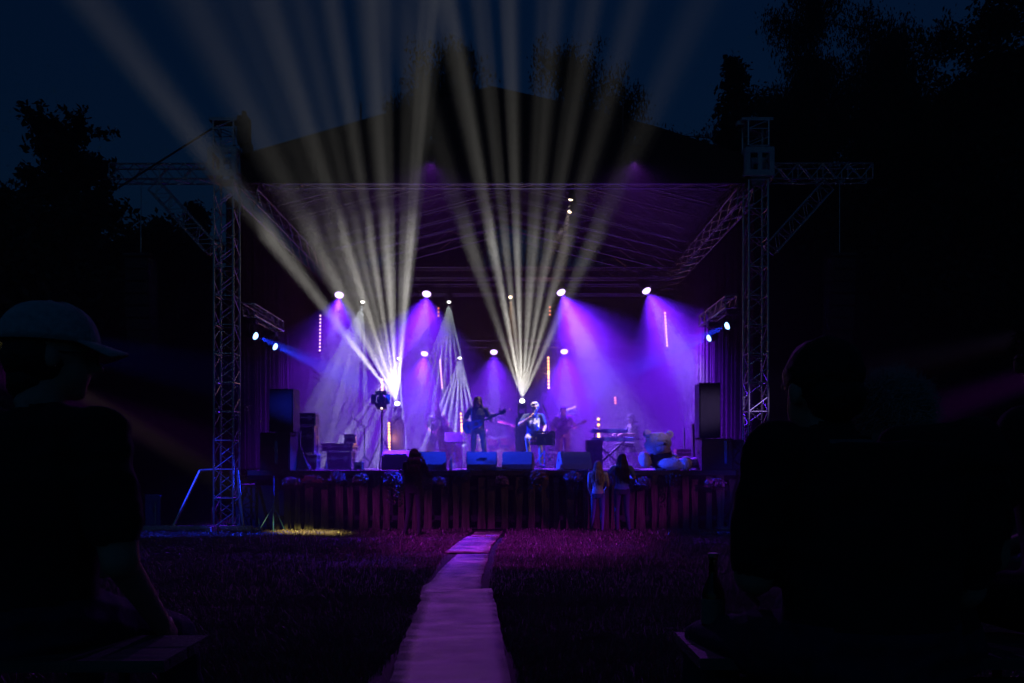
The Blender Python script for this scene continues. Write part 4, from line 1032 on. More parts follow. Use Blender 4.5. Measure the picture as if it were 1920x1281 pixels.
for k in range(4): MB().tube((0, -.09, 1.47 + .035 * k), ((-1) ** k * .075, -.09, 1.47 + .035 * k), .008, 6).build('tuning_peg', M_CHROME, s)
MB().tube((0, 0, -.12), (0, 0, .01), .007, 6).build('end_pin', M_STEEL, t)

def music_stand(label, loc, yaw, tilt, w, h, zh, wide=.32):
    t = empty('music_stand', loc, (0, 0, yaw), label=label, cat='music stand')
    M = Matrix.Rotation(tilt, 3, 'X'); c = Vector((0, 0, zh))
    d = MB()       # perforated desk built as a grid of bars
    nxx, nz = 9, 5
    for i in range(nxx + 1): d.box(c + M @ Vector((-w / 2 + w * i / nxx, 0, 0)), (.030, .003, h), M)
    for j in range(nz + 1): d.box(c + M @ Vector((0, .0035, -h / 2 + h * j / nz)), (w + .03, .003, .040), M)
    d.box(c + M @ Vector((0, .007, -.02)), (w * .82, .002, h * .72), M)
    d.build('desk', M_BLKP, t)
    MB().box(c + M @ Vector((0, .03, -h / 2 - .01)), (w + .02, .05, .006), M).build('lip', M_BLKP, t)
    MB().tube((0, 0, .30), (0, 0, zh), .011, 8).build('pole', M_BLK, t)
    for a in (0.5, 2.6, 4.7): MB().tube((0, 0, .42), (wide * math.cos(a), wide * math.sin(a) * .7, .01), .010, 6).build('leg', M_BLUEP, t)
    return t
music_stand('tilted black music stand in front of the double bassist', P(853, 878, 20.2)[:2] + (DK,) if False else (P(853, 878, 20.2).x, 20.2, DK), .1, R(-42), .48, .30, .80)
music_stand('upright perforated black music stand in front of the singer', (P(1021, 878, 17.9).x, 17.9, DK), 0, R(-8), .44, .28, .70)

def mic_stand(label, loc, h, boom=None, group='microphone stands on stage', base='tripod'):
    t = empty('microphone_stand', loc, label=label, cat='microphone stand', group=group)
    MB().tube((0, 0, .25), (0, 0, h), .010, 8).build('pole', M_BLK, t)
    for a in (0.6, 2.7, 4.8): MB().tube((0, 0, .30), (.30 * math.cos(a), .30 * math.sin(a), .01), .009, 6).build('leg', M_BLK, t)
    b = Vector(boom or (0, -.05, .05)); e = Vector((0, 0, h)) + b
    MB().tube(Vector((0, 0, h)) - b * .35, e, .008, 6).build('boom', M_BLK, t)
    m = MB().tube(e, e + b.normalized() * .13, .012, 8, .017).build('microphone', M_BLK, t); MB().ell(e + b.normalized() * .145, .024).build('grille_head', M_CHROME, m)
    return t
mic_stand('microphone stand in front of the long-haired guitarist', (P(884, 878, 18.3).x, 18.3, DK), 1.48, (.04, .02, .06))
mic_stand('empty boom microphone stand beside the lamp tripod at stage left', (P(683, 880, 18).x, 18, DK), .98, (-.14, -.05, .10))
mic_stand('boom microphone stand between singer and shadowed guitarist', (P(1036, 878, 19.4).x, 19.4, DK), .95, (-.17, 0, .45))
mic_stand('boom microphone reaching over the keyboards to their player', (P(1140, 878, 20.0).x, 20.0, DK), .92, (.34, 0, .22))
mic_stand('tall overhead microphone stand right of the drum kit', (P(966, 878, 22.4).x, 22.4, DK), 1.35, (-.10, .1, .18))
mic_stand('faint tall boom stand behind the keyboard player', (P(1204, 878, 21.6).x, 21.6, DK), 1.50, (-.30, 0, .14))

# drum kit
t = empty('drum_kit', (P(938, 878, 22.7).x, 22.7, DK), label='magenta drum kit with brass cymbals behind the guitarist', cat='drum kit')
Rx = Matrix.Rotation(math.pi / 2, 3, 'X')
k = MB().lathe([(.27, -.20), (.28, -.20), (.28, .20), (.27, .20)], (0, 0, .29), Rx, 28).build('bass_drum', M_DRUM, t); MB().lathe([(.255, 0), (.255, .01)], (0, -.205, .29), Rx, 28).build('drum_head', M_SKINW, k)
for x, y, z, r_, h_ in ((-.22, -.05, .68, .15, .18), (.18, -.05, .70, .16, .20), (.50, .10, .38, .21, .36), (-.50, .15, .48, .17, .14)):
    Mx = Euler((R(16), R(-8 * (1 if x > 0 else -1)), 0)).to_matrix(); q = MB().lathe([(r_, 0), (r_, h_)], (x, y, z), Mx, 20).build('drum', M_DRUM, t); MB().lathe([(r_ + .004, h_), (r_ + .004, h_ + .02)], (x, y, z), Mx, 20).build('rim', M_CHROME, q)
for x, y, z, r_ in ((-.55, .05, 1.10, .22), (.50, .10, 1.18, .24), (-.62, .2, .80, .18), (.10, .25, 1.30, .20)):
    MB().tube((x, y, 0), (x, y, z), .012, 6).build('cymbal_stand', M_CHROME, t)
    MB().lathe([(.001, .022), (.03, .018), (r_, 0), (r_, -.002), (.03, .015), (.001, .018)], (x, y, z), Euler((R(14), R(10), 0)).to_matrix(), 24).build('cymbal', M_CYMB, t)
t = empty('drum_stool', (P(958, 878, 23.6).x, 23.6, DK), label='round stool under the drummer', cat='stool'); MB().lathe([(.17, 0), (.18, .03), (.17, .07)], (0, 0, .40), None, 20).build('seat', M_BLKC, t)
for a in (0, 2.1, 4.2): MB().tube((0, 0, .38), (.25 * math.cos(a), .25 * math.sin(a), 0), .012, 6).build('leg', M_CHROME, t)

# singer's bar stool
t = empty('bar_stool', (S_.location.x, S_.location.y + .03, DK), label='tall dark bar stool under the singer', cat='stool')
MB().lathe([(.17, 0), (.185, .02), (.18, .05), (.15, .06)], (0, 0, .57), None, 20).build('seat', M_BLKC, t)
for sx in (-1, 1):
    for sy in (-1, 1): MB().tube((sx * .12, sy * .12, .57), (sx * .2, sy * .2, 0), .013, 6).build('leg', M_BLK, t)
MB().lathe([(.175, 0), (.187, .01), (.175, .02)], (0, 0, .26), None, 20).build('foot_ring', M_CHROME, t)
t = empty('keyboard_stool', (Y_.location.x, Y_.location.y, DK), label='padded stool under the keyboard player', cat='stool'); MB().box((0, 0, .46), (.36, .36, .08)).build('seat', M_BLKC, t)
for s in (-1, 1): MB().tube((s * .15, -.15, .42), (-s * .15, .15, .01), .014, 6).build('leg', M_BLK, t)

# two keyboards on an X stand
t = empty('keyboard_stand', (P(1142, 878, 19.6).x, 19.6, DK), label='black X-shaped stand carrying two blue-lit keyboards', cat='keyboard stand')
for yy in (-.14, .14):
    MB().tube((-.36, yy, .03), (.36, yy, .66), .016, 8).build('cross_bar', M_BLK, t); MB().tube((.36, yy + .03, .03), (-.36, yy + .03, .66), .016, 8).build('cross_bar', M_BLK, t)
for s in (-1, 1): MB().tube((s * .36, -.22, .66), (s * .36, .22, .66), .016, 8).tube((s * .36, .18, .66), (s * .34, .2, .86), .014, 8).tube((s * .34, .2, .86), (s * .34, -.1, .86), .014, 8).build('support_arm', M_BLK, t)
def keyboard(label, loc, L, yaw):
    t = empty('keyboard', loc, (0, 0, yaw), label=label, cat='keyboard')
    b = MB().prism([(-.15, 0), (.15, 0), (.15, .085), (0, .095), (-.13, .05), (-.15, .045)], -L / 2, L / 2, Matrix(((0, 1, 0), (-1, 0, 0), (0, 0, 1)))).build('case', M_BLUEP, t)
    n = 22
    for k in range(n): MB().box((-L / 2 + .06 + (L - .2) * k / n, .075, .075), ((L - .2) / n * .92, .12, .02)).build('key', M_KEYW, t)
    for k in range(5): MB().tube((-.25 + .12 * k, -.05, .088), (-.25 + .12 * k, -.05, .105), .01, 8).build('knob', M_BLKP, t)
    return t
keyboard('upper blue-grey keyboard on the X-shaped stand', (P(1142, 0, 19.55).x, 19.52, DK + .88), .86, .12)
keyboard('lower longer keyboard on the X-shaped stand', (P(1148, 0, 19.6).x, 19.62, DK + .68), 1.02, .12)

# ------------------------------------------------------------------ monitors, amps, cases
def wedge(label, px, Y, w, yaw, h=.38, emblem=False):
    t = empty('stage_monitor', (P(px, 0, Y).x, Y, DK), (0, 0, yaw), label=label, cat='monitor speaker', group='monitor wedges along the stage edge')
    M = Matrix(((0, 1, 0), (-1, 0, 0), (0, 0, 1)))
    c = MB().prism([(.26, 0), (.27, .10), (.10, h), (-.12, h), (-.30, .12), (-.28, 0)], -w / 2, w / 2, Matrix(((0, 1, 0), (1, 0, 0), (0, 0, 1)))).build('cabinet', M_WEDGE, t)
    for s in (-1, 1):
        MB().prism([(.25, .015), (.26, .10), (.095, h - .012), (-.11, h - .012), (-.285, .12), (-.265, .015)], s * w / 2 - .012 * (s < 0), s * w / 2 + .012 * (s > 0), Matrix(((0, 1, 0), (1, 0, 0), (0, 0, 1)))).build('side_cheek', M_WEDGE, t)
        MB().box((s * (w / 2 + .013), -.02, .20), (.006, .14, .05)).build('handle_recess', M_BLKP, t)
    nrm = Vector((0, .36, .27)).normalized(); MB().box((0, .185, .245), (w - .06, .012, .30), frame_from(Vector((0, -.17, .28)), Vector((0, -1, 0)))).build('grille', M_GRILL, t)
    if emblem: MB().box((.02, -.232, .235), (.16, .006, .05), Matrix.Rotation(R(-34), 3, 'X')).build('emblem_plate', M_BLKP, t)
    for s in (-1, 1): MB().box((s * w * .4, -.15, -.0), (.05, .05, .012)).build('rubber_foot', M_BLKP, t)
    return t
wedge('blue-lit wedge monitor nearest the photographer', 808, 16.75, .56, .22)
wedge('wedge monitor with dark emblem plate below the long-haired guitarist', 903, 16.65, .60, .06, emblem=True)
wedge('wedge monitor with diagonal shadow in front of the singer', 972, 16.6, .60, -.12)
wedge('rightmost wedge monitor below the shadowed guitarist', 1076, 16.8, .62, .16)

def flight_case(label, loc, size, yaw=0, group='flight cases stacked at stage left', mat=None, ledges=True):
    t = empty('flight_case', loc, (0, 0, yaw), label=label, cat='flight case', group=group); w, d, h = size
    MB().box((0, 0, h / 2), (w - .02, d - .02, h - .02)).build('panel_box', mat or M_CASE, t)
    for sx in (-1, 1):
        for sy in (-1, 1): MB().box((sx * (w / 2 - .008), sy * (d / 2 - .008), h / 2), (.03, .03, h - .06)).build('corner_angle', M_ALU, t)
    for z in (.012, h - .012, h * .62):
        e = MB()
        for sy in (-1, 1): e.box((0, sy * (d / 2 - .004), z), (w - .05, .022, .024))
        for sx in (-1, 1): e.box((sx * (w / 2 - .004), 0, z), (.022, d - .05, .024))
        e.build('edge_extrusion', M_ALU, t)
    for sx in (-1, 1):
        for sy in (-1, 1):
            for z in (0.02, h - .02): MB().ell((sx * (w / 2 - .012), sy * (d / 2 - .012), z), .032, None, 8, 6).build('ball_corner', M_STEEL, t)
    for sx in (-.25, .25): MB().box((sx * w, -d / 2 + .002, h * .62), (.09, .012, .10)).build('latch', M_STEEL, t)
    MB().box((0, -d / 2 + .002, h * .32), (.14, .014, .09)).build('handle', M_BLKP, t)
    return t
def Xp(px, Y): return P(px, 0, Y).x
cs_ = 17.6
flight_case('largest lower flight case of the tall stack beside the left speakers', (Xp(572, cs_), cs_, DK), (.46, .5, .36), .08)
flight_case('tall middle flight case of the stack beside the left speakers', (Xp(572, cs_), cs_, DK + .37), (.48, .5, .58), .06)
flight_case('shallow topmost flight case of the stack beside the left speakers', (Xp(573, cs_), cs_, DK + .96), (.50, .5, .28), .1)
flight_case('small flight case standing against the foot of the tall stack', (Xp(588, 17.1), 17.1, DK), (.20, .3, .33), .0)
flight_case('long low flight case on top of the amplifier at stage left', (Xp(637, 18.6), 18.6, DK + .42), (.72, .46, .18), -.05)
flight_case('wide dark flight case under the long low one', (Xp(640, 18.6), 18.6, DK), (.56, .46, .41), .0)
flight_case('small flight case perched on the long low case', (Xp(657, 18.5), 18.5, DK + .61), (.24, .26, .20), .12)
flight_case('little box case on the floor by the empty microphone stand', (Xp(673, 17.2), 17.2, DK), (.16, .2, .17), .0, mat=M_BLK)
# amplifier / mixer case with sloping blue lid
t = empty('organ_cabinet', (Xp(742, 17.6), 17.6, DK), (0, 0, .08), label='dark blue sloping cabinet left of the photographer\'s head', cat='amplifier')
MB().prism([(-.24, 0), (.24, 0), (.24, .36), (.10, .42), (-.24, .30)], -.29, .29, Matrix(((0, 1, 0), (1, 0, 0), (0, 0, 1)))).build('cabinet', M_CAB, t)
MB().box((0, -.08, .378), (.50, .26, .012), Matrix.Rotation(R(19), 3, 'X')).build('control_panel', M_BLUEP, t); MB().box((0, -.245, .16), (.48, .01, .22)).build('grille', M_GRILL, t)
# small amps behind the music stand
def amp(label, loc, w, h, d=.3):
    t = empty('guitar_amplifier', loc, label=label, cat='amplifier', group='amplifiers on the stage floor')
    MB().box((0, 0, h / 2), (w, d, h)).build('cabinet', M_CAB, t); MB().box((0, -d / 2 - .004, h * .42), (w * .9, .012, h * .7)).build('grille', M_GRILL, t); MB().box((0, -d / 2 - .004, h * .89), (w * .92, .014, h * .12)).build('control_panel', M_STEEL, t)
    for k in range(5): MB().tube((-w * .35 + w * .17 * k, -d / 2 - .01, h * .89), (-w * .35 + w * .17 * k, -d / 2 - .03, h * .89), .012, 8).build('knob', M_BLKP, t)
    MB().tube((-.08, 0, h + .0), (-.06, 0, h + .03), .008, 6).tube((-.06, 0, h + .03), (.06, 0, h + .03), .008, 6).tube((.06, 0, h + .03), (.08, 0, h), .008, 6).build('handle', M_BLKP, t)
amp('wide guitar amplifier head behind the upright music stand', (Xp(1030, 22.4), 22.4, DK + .52), .62, .26)
amp('square guitar cabinet under the wide amplifier head', (Xp(1030, 22.4), 22.4, DK), .60, .50)
amp('low amplifier in front of the purple backdrop left of the drums', (Xp(775, 22.6), 22.6, DK), .5, .45)
amp('bass amplifier standing behind the double bass', (Xp(866, 22.9), 22.9, DK), .5, .6)
t = empty('road_trunk', (Xp(1113, 18.8), 18.8, DK), label='black rack case under the left end of the keyboards', cat='rack'); MB().box((0, 0, .34), (.38, .4, .68)).build('cabinet', M_CASE, t)
for k in range(4): MB().box((0, -.205, .12 + .15 * k), (.34, .012, .12)).build('rack_unit', M_BLK, t)

# main speakers beside the stage
def speaker(label, loc, size, yaw=0):
    t = empty('loudspeaker', loc, (0, 0, yaw), label=label, cat='speaker'); w, d, h = size
    MB().box((0, 0, h / 2), (w, d, h)).build('cabinet', M_CAB, t); MB().box((0, -d / 2 - .008, h / 2), (w - .05, .018, h - .05)).build('grille', M_GRILL, t)
    for s in (-1, 1): MB().box((s * (w / 2 + .002), 0, h * .6), (.008, .14, .09)).build('handle', M_BLKP, t)
    return t
YS = 16.35
speaker('tall black speaker cabinet on the left side stack', (Xp(534, YS), YS, DK + .78), (.48, .5, .86))
speaker('black bass cabinet under the tall left speaker', (Xp(524, YS), YS, DK), (.60, .6, .76))
speaker('tall black speaker cabinet on the right side stack', (Xp(1326, YS), YS, DK + .66), (.42, .5, 1.10), -.05)
speaker('wide black bass cabinet under the tall right speaker', (Xp(1338, YS), YS + .02, DK), (.62, .6, .64))
speaker('small black fill speaker on the floor right of the bass cabinet', (Xp(1377, YS), 16.3, DK), (.22, .3, .62))
for px, lab in ((527, 'left'), (1353, 'right')):
    g = MB().box((Xp(px, YS), YS - .325 if px < 900 else YS - .30, DK + .36), (.055, .02, .46)); tag(g.build('lit_edge_strip', M_BLUEP), 'narrow blue strip painted as the lit edge of the %s bass cabinet' % lab, 'painted lit edge')  # blue light along the cabinet edge, painted on as a strip

# pale sheet draped down from the left stack; sheet over equipment at right
def cloth_drop(label, pts_top, pts_bot, mat, folds=7, amp=.035):
    n = folds * 5; m = 12; vs = []; fs = []
    for th in (0, .01):
        for j in range(m + 1):
            for i in range(n + 1):
                t = i / n; u = j / m; a = Vector(pts_top[0]).lerp(Vector(pts_top[1]), t); b = Vector(pts_bot[0]).lerp(Vector(pts_bot[1]), t); p = a.lerp(b, u ** 1.0)
                p.x += .10 * math.sin(u * math.pi) * (-t); p.y += -amp * math.sin(t * folds * 2 * math.pi + noise.noise(p * 3) * 2) * (.3 + u) + th; vs.append(p)
    K = (n + 1) * (m + 1)
    for j in range(m):
        for i in range(n): q = j * (n + 1) + i; fs += [(q, q + 1, q + n + 2, q + n + 1), (K + q, K + q + n + 1, K + q + n + 2, K + q + 1)]
    return tag(MB().add(vs, fs).build('draped_sheet', mat, smooth=True), label, 'cloth')
cloth_drop('pale sheet hanging from the left speaker stack down to the deck', (P(548, 806, 16.7), P(566, 808, 16.9)), (P(549, 877, 16.6), P(586, 882, 16.5)), M_SHEET)
cloth_drop('pale sheet draped over gear behind the right speaker stack', (P(1298, 796, 17.0), P(1316, 794, 17.2)), (P(1300, 866, 17.0), P(1318, 866, 17.0)), M_SHEET, 3, .02)
t = empty('covered_case', (Xp(1309, 17.3), 17.3, DK), label='tall box under the pale sheet by the right speakers', cat='case'); MB().box((0, 0, .5), (.22, .4, 1.0)).build('panel_box', M_CASE, t)

# work lamp with barn doors on a wind-up stand
t = empty('barndoor_lamp', (Xp(716, 18.4), 18.4, DK), label='black lamp with barn doors on a tall stand at stage left', cat='lamp')
MB().tube((0, 0, .3), (0, 0, 1.42), .017, 8).tube((0, 0, .28), (0, 0, .8), .024, 8).build('pole', M_BLK, t)
for a in (.5, 2.6, 4.7): MB().tube((0, 0, .75), (.42 * math.cos(a), .32 * math.sin(a), .01), .012, 6).build('leg', M_BLK, t)
MB().tube((0, -.12, 1.60), (0, .16, 1.62), .10, 14).build('lamp_body', M_BLK, t)
for dx, dz, w, h, rx, ry in ((0, .14, .26, .12, -.5, 0), (0, -.13, .26, .12, .5, 0), (-.16, 0, .12, .22, 0, .5), (.16, 0, .12, .22, 0, -.5)): MB().box((dx, -.17, 1.60 + dz), (w, .006, h), Euler((rx, 0, ry)).to_matrix()).build('barn_door', M_BLK, t)
MB().box((.01, 0, 1.42), (.20, .12, .09)).build('lower_lamp', M_BLK, t)
l = MB().ell((.01, -.09, 1.40), .022, None, 8, 6).build('pilot_light', E_WARM, t)
# laptop-like tilted stand lamp behind the shadowed guitarist
t = empty('tilted_lamp_panel', (Xp(1072, 22.8), 22.8, DK), label='pale tilted panel on a stand above the shadowed guitarist\'s shoulder', cat='lamp')
MB().tube((0, 0, 0), (0, 0, 1.50), .014, 8).build('pole', M_BLK, t)
for a in (.5, 2.6, 4.7): MB().tube((0, 0, .35), (.3 * math.cos(a), .25 * math.sin(a), .01), .011, 6).build('leg', M_BLK, t)
MB().box((-.04, -.02, 1.62), (.40, .16, .10), Euler((R(30), R(-20), 0)).to_matrix()).build('lamp_head', M_BLUEP, t); MB().box((-.05, -.06, 1.685), (.38, .10, .012), Euler((R(30), R(-20), 0)).to_matrix()).build('top_shell', M_PAPER, t)
# bottle, small things on the stage lip
def bottle(name, label, loc, h, r_, mat, cat='bottle', lab=None, dark=None):
    t = empty(name, loc, label=label, cat=cat)
    MB().lathe([(r_ * .9, 0), (r_, .01), (r_, h * .55), (r_ * .85, h * .62), (r_ * .42, h * .74), (r_ * .38, h * .93), (r_ * .44, h * .94), (r_ * .44, h * .965)], (0, 0, 0), None, 22).build('glass_body', mat, t, smooth=True)
    MB().lathe([(r_ * .46, h * .955), (r_ * .48, h * .99), (r_ * .44, h)], (0, 0, 0), None, 16).build('crown', dark or M_STEEL, t)
    if lab: MB().lathe([(r_ + .0008, h * .22), (r_ + .0012, h * .23), (r_ + .0012, h * .49), (r_ + .0008, h * .50)], (0, 0, 0), None, 22).build('paper_label', lab, t)
    return t
bottle('water_bottle', 'clear plastic water bottle on the stage edge below the music stand', (Xp(845, 16.35), 16.35, DK), .235, .033, M_PET, dark=M_PAPER)
bottle('water_bottle', 'small water bottle on the stage beside the left flight cases', (Xp(611, 16.9), 16.9, DK), .2, .03, M_PET, dark=M_PAPER)
t = empty('cable_box', (Xp(936, 16.3), 16.3, DK), label='small white stage box between two wedge monitors', cat='stage box'); MB().box((0, 0, .035), (.11, .09, .07)).build('housing', M_PAPER, t)
for k in (-1, 0, 1): MB().tube((k * .03, -.046, .035), (k * .03, -.055, .035), .01, 8).build('socket', M_BLKP, t)
for px0, px1, Y, lab in ((700, 1010, 16.12, 'black cable lying along the stage edge by the monitors'), (1010, 1200, 16.2, 'black cable lying on the stage edge right of the singer'), (560, 730, 16.15, 'black cable lying on the stage edge in front of the flight cases')):
    pts = [Vector((Xp(px0 + (px1 - px0) * k / 16, Y), Y + .06 * math.sin(k * 1.3), DK + .012)) for k in range(17)]
    tag(MB().poly(pts, .009, 6).build('stage_cable', M_BLKP), lab, 'cable')

# ------------------------------------------------------------------ giant teddy bear
t = empty('teddy_bear', (Xp(1242, 16.55), 16.55, DK), (0, 0, -.05), label='giant white teddy bear in a dark shirt sitting on the stage edge', cat='teddy bear'); t.scale = (.92, .92, .88)
b = MB(); b.ell((-.02, .10, .30), (.27, .24, .34), None, 22, 16, .05, 2); b.ell((-.10, 0, .62), (.31, .28, .285), Euler((R(-8), 0, .3)).to_matrix(), 26, 18, .05, 4)
b.ell((-.03, -.24, .55), (.16, .15, .13), None, 16, 12, .05, 3)
for s, x, z in ((-1, -.34, .86), (1, .16, .84)): b.ell((x, .04, z), (.10, .06, .10), None, 12, 8, .05, 5)
b.ell((-.40, -.08, .24), (.14, .15, .20), Euler((0, R(-15), 0)).to_matrix(), 16, 12, .05, 6); b.ell((.26, -.02, .24), (.12, .13, .15), None, 16, 12, .05, 6)
b.ell((.20, -.20, .14), (.36, .17, .15), Euler((0, R(3), -.15)).to_matrix(), 20, 12, .05, 7); b.ell((.48, -.26, .16), (.14, .15, .17), None, 16, 12, .04, 8)
b.ell((.70, .02, .17), (.32, .14, .12), Euler((0, R(-6), .1)).to_matrix(), 20, 12, .05, 9)
bb = b.build('body', M_FUR, t); r_ = bb.modifiers.new('r', 'REMESH'); r_.mode = 'VOXEL'; r_.voxel_size = .022; r_.use_smooth_shade = True
MB().ell((.0, -.375, .60), (.040, .025, .032), None, 12, 8).build('nose', M_BLKP, t)
for x in (-.13, .06): MB().ell((x, -.265, .68), .018, None, 10, 8).build('eye', M_BLKP, t)
MB().ell((-.02, .085, .27), (.30, .265, .27), None, 24, 14, .08, 2).build('shirt', M_BLKC, t, smooth=True)
for s, x, z in ((-1, -.34, .86), (1, .16, .84)): MB().ell((x, -.02, z), (.055, .012, .055), None, 12, 8).build('inner_ear', M_PETM, t)
# crates, pole and rope behind the bear
t = empty('wooden_crate', (Xp(1283, 18.0), 18.0, DK + .22), label='orange-brown wooden crate behind the teddy bear', cat='crate')
for z in (.04, .12, .20):
    for s in (-1, 1): MB().box((0, s * .16, z), (.40, .014, .065)).build('slat', M_CRATE, t)
    for s in (-1, 1): MB().box((s * .20, 0, z), (.014, .30, .065)).build('slat', M_CRATE, t)
MB().box((0, 0, .008), (.40, .31, .014)).build('bottom_board', M_CRATE, t)
t = empty('crate_base', (Xp(1283, 18.0), 18.0, DK), label='black box carrying the wooden crate', cat='box'); MB().box((0, 0, .11), (.46, .36, .218)).build('panel_box', M_CASE, t)
g = empty('rope_post', (Xp(1283, 18.6), 18.6, DK), label='thin pale post with a rope behind the wooden crate', cat='post'); MB().tube((0, 0, 0), (0, 0, .95), .02, 8).build('post', M_STEEL, g)
MB().poly([Vector((0, 0, .92)) + Vector((-.6 * k / 10, .1, -.25 * (k / 10) + .0 - .10 * math.sin(k / 10 * math.pi))) for k in range(11)], .006, 5).build('rope', M_ROPE, g)

# ------------------------------------------------------------------ flowers along the stage front
FL = [(546, 905, .20, .11, M_PETM, 'pale', 0, 'low flat clump of faded flowers at the far left of the stage front'), (588, 902, .22, .12, M_PETR, '', 0, 'wide rose-coloured flower clump beside the left sheet'),
      (632, 896, .17, .12, M_PETM, '', 0, 'round pinkish flower clump below the small case'), (676, 899, .16, .11, M_PETW, '', 0, 'whitish flower clump below the empty microphone stand'), (736, 899, .20, .17, M_PETM, '', .5, 'largest mauve flower clump left of the photographer, trailing leaves'),
      (822, 905, .15, .11, M_PETM, '', 0, 'magenta flower clump right of the photographer'), (868, 893, .17, .12, M_LEAF, '', .6, 'leafy clump with long trailing stems below the water bottle'), (941, 903, .13, .12, M_PETM, '', 0, 'small round violet flower clump below the white stage box'),
      (1010, 893, .17, .14, M_PETR, '', .3, 'dry brown-rose flower clump below the music stand'), (1074, 897, .20, .13, M_PETM, '', .55, 'violet double flower clump below the rightmost monitor, trailing'), (1140, 903, .13, .10, M_PETR, '', 0, 'dim reddish clump between the two girls'),
      (1206, 906, .16, .12, M_PETM, '', 0, 'dim violet flower clump right of the two girls'), (1262, 898, .15, .10, M_LEAF, '', .5, 'leafy trailing clump under the teddy bear'), (1340, 908, .22, .12, M_PETM, '', 0, 'dim flower clump under the right speakers')]
for i, (px, py, rx, rz, pm_, _, trail, lab) in enumerate(FL):
    c = P(px, py, 15.86); t = empty('hanging_flower_basket', c, label=lab, cat='flowers', group='flower clumps hung along the stage front'); rr = random.Random(i)
    MB().lathe([(rx * .35, -rz * .6), (rx * .6, -rz * .1), (rx * .62, 0)], (0, .04, -.02), None, 12).build('pot', M_BLKP, t)
    lf = MB(); pe = MB()
    def petal(mb, p, s, rr):
        q = Euler((rr.uniform(0, 6), rr.uniform(0, 6), rr.uniform(0, 6))).to_matrix()
        mb.add([p + q @ Vector(v) for v in ((-s, -s * .5, 0), (s, -s * .5, 0), (s * .7, s, s * .3), (-s * .7, s, s * .3))], [(0, 1, 2, 3)])
    for k in range(420):
        v = Vector((rr.gauss(0, 1), rr.gauss(0, 1), rr.gauss(0, 1))).normalized(); rad = rr.uniform(.75, 1.05) * (1 + .25 * noise.noise(v * 2.3 + Vector((i, 0, 0))))
        p = Vector((v.x * rx * rad, v.y * .11 * rad, v.z * rz * rad))
        petal(pe if v.z > -.4 and rr.random() < .75 else lf, p, rr.uniform(.009, .020), rr)
    if trail:
        for q in range(7):
            x0 = rr.uniform(-rx, rx) * .7; L_ = trail * rr.uniform(.5, 1.1); sx = rr.uniform(-.1, .1)
            for k in range(26): u = k / 26; petal(lf if rr.random() < .8 else pe, Vector((x0 + sx * u + rr.uniform(-.03, .03), -.05 + rr.uniform(-.03, .03), -rz * .5 - L_ * u)), rr.uniform(.010, .022) * (1 - u * .4), rr)
            lf.tube((x0, -.04, -rz * .4), (x0 + sx, -.05, -rz * .5 - L_), .004, 4)
    lf.build('foliage', M_LEAF, t); pe.build('blossoms', pm_, t)

# camera held by the woman in front
cm = empty('photo_camera', F_.location, F_.rotation_euler, label='dark camera held up by the woman photographing', cat='camera'); cm.scale = F_.scale
MB().box((0, -.20, 1.60), (.13, .06, .09)).box((0, -.19, 1.655), (.05, .05, .03)).build('body', M_BLKP, cm); MB().tube((0, -.22, 1.60), (0, -.33, 1.60), .035, 14).build('lens', M_BLKP, cm)

# ------------------------------------------------------------------ bench, bottle
t = empty('bench', (0, 0, 0), label='wooden bench at lower right carrying the beer bottle', cat='bench')
bz = .872
for y0, y1 in ((1.955, 2.10), (2.108, 2.26)):
    MB().box((1.33, (y0 + y1) / 2, bz - .014), (1.74, y1 - y0, .028)).build('plank', M_BLUEPL if False else pm('grey_bench_plank', (.13, .12, .115), .55, 0, .35, 4, .3, stretch=(1, 8, 8)), t)
for x in (.62, 1.35, 2.1):
    MB().box((x, 2.10, bz - .045), (.05, .26, .03)).build('cleat', M_BLK, t)
    for y in (1.99, 2.22): MB().tube((x, y, bz - .05), (x, y + (.06 if y > 2.1 else -.06), .34), .014, 6).build('leg', M_BLK, t)
MB().tube((.52, 2.02, bz - .075), (2.1, 2.02, bz - .075), .012, 6).build('rail', M_BLK, t)
bottle('beer_bottle', 'dark green beer bottle with paper label standing on the bench end', (P(1337, 0, 2.13).x, 2.13, bz), .238, .0305, M_GLASS, lab=M_LABEL)
t = empty('bench', (0, 0, 0), label='wooden bench under the man in the pale cap', cat='bench')
for y0, y1 in ((1.93, 2.07), (2.08, 2.22)): MB().box((-1.42, (y0 + y1) / 2, bz - .014), (1.16, y1 - y0, .028)).build('plank', pm('grey_bench_plank', (.13, .12, .115)), t)
for x in (-.95, -1.9):
    for y in (1.96, 2.19): MB().tube((x, y, bz - .03), (x, y, .34), .014, 6).build('leg', M_BLK, t)

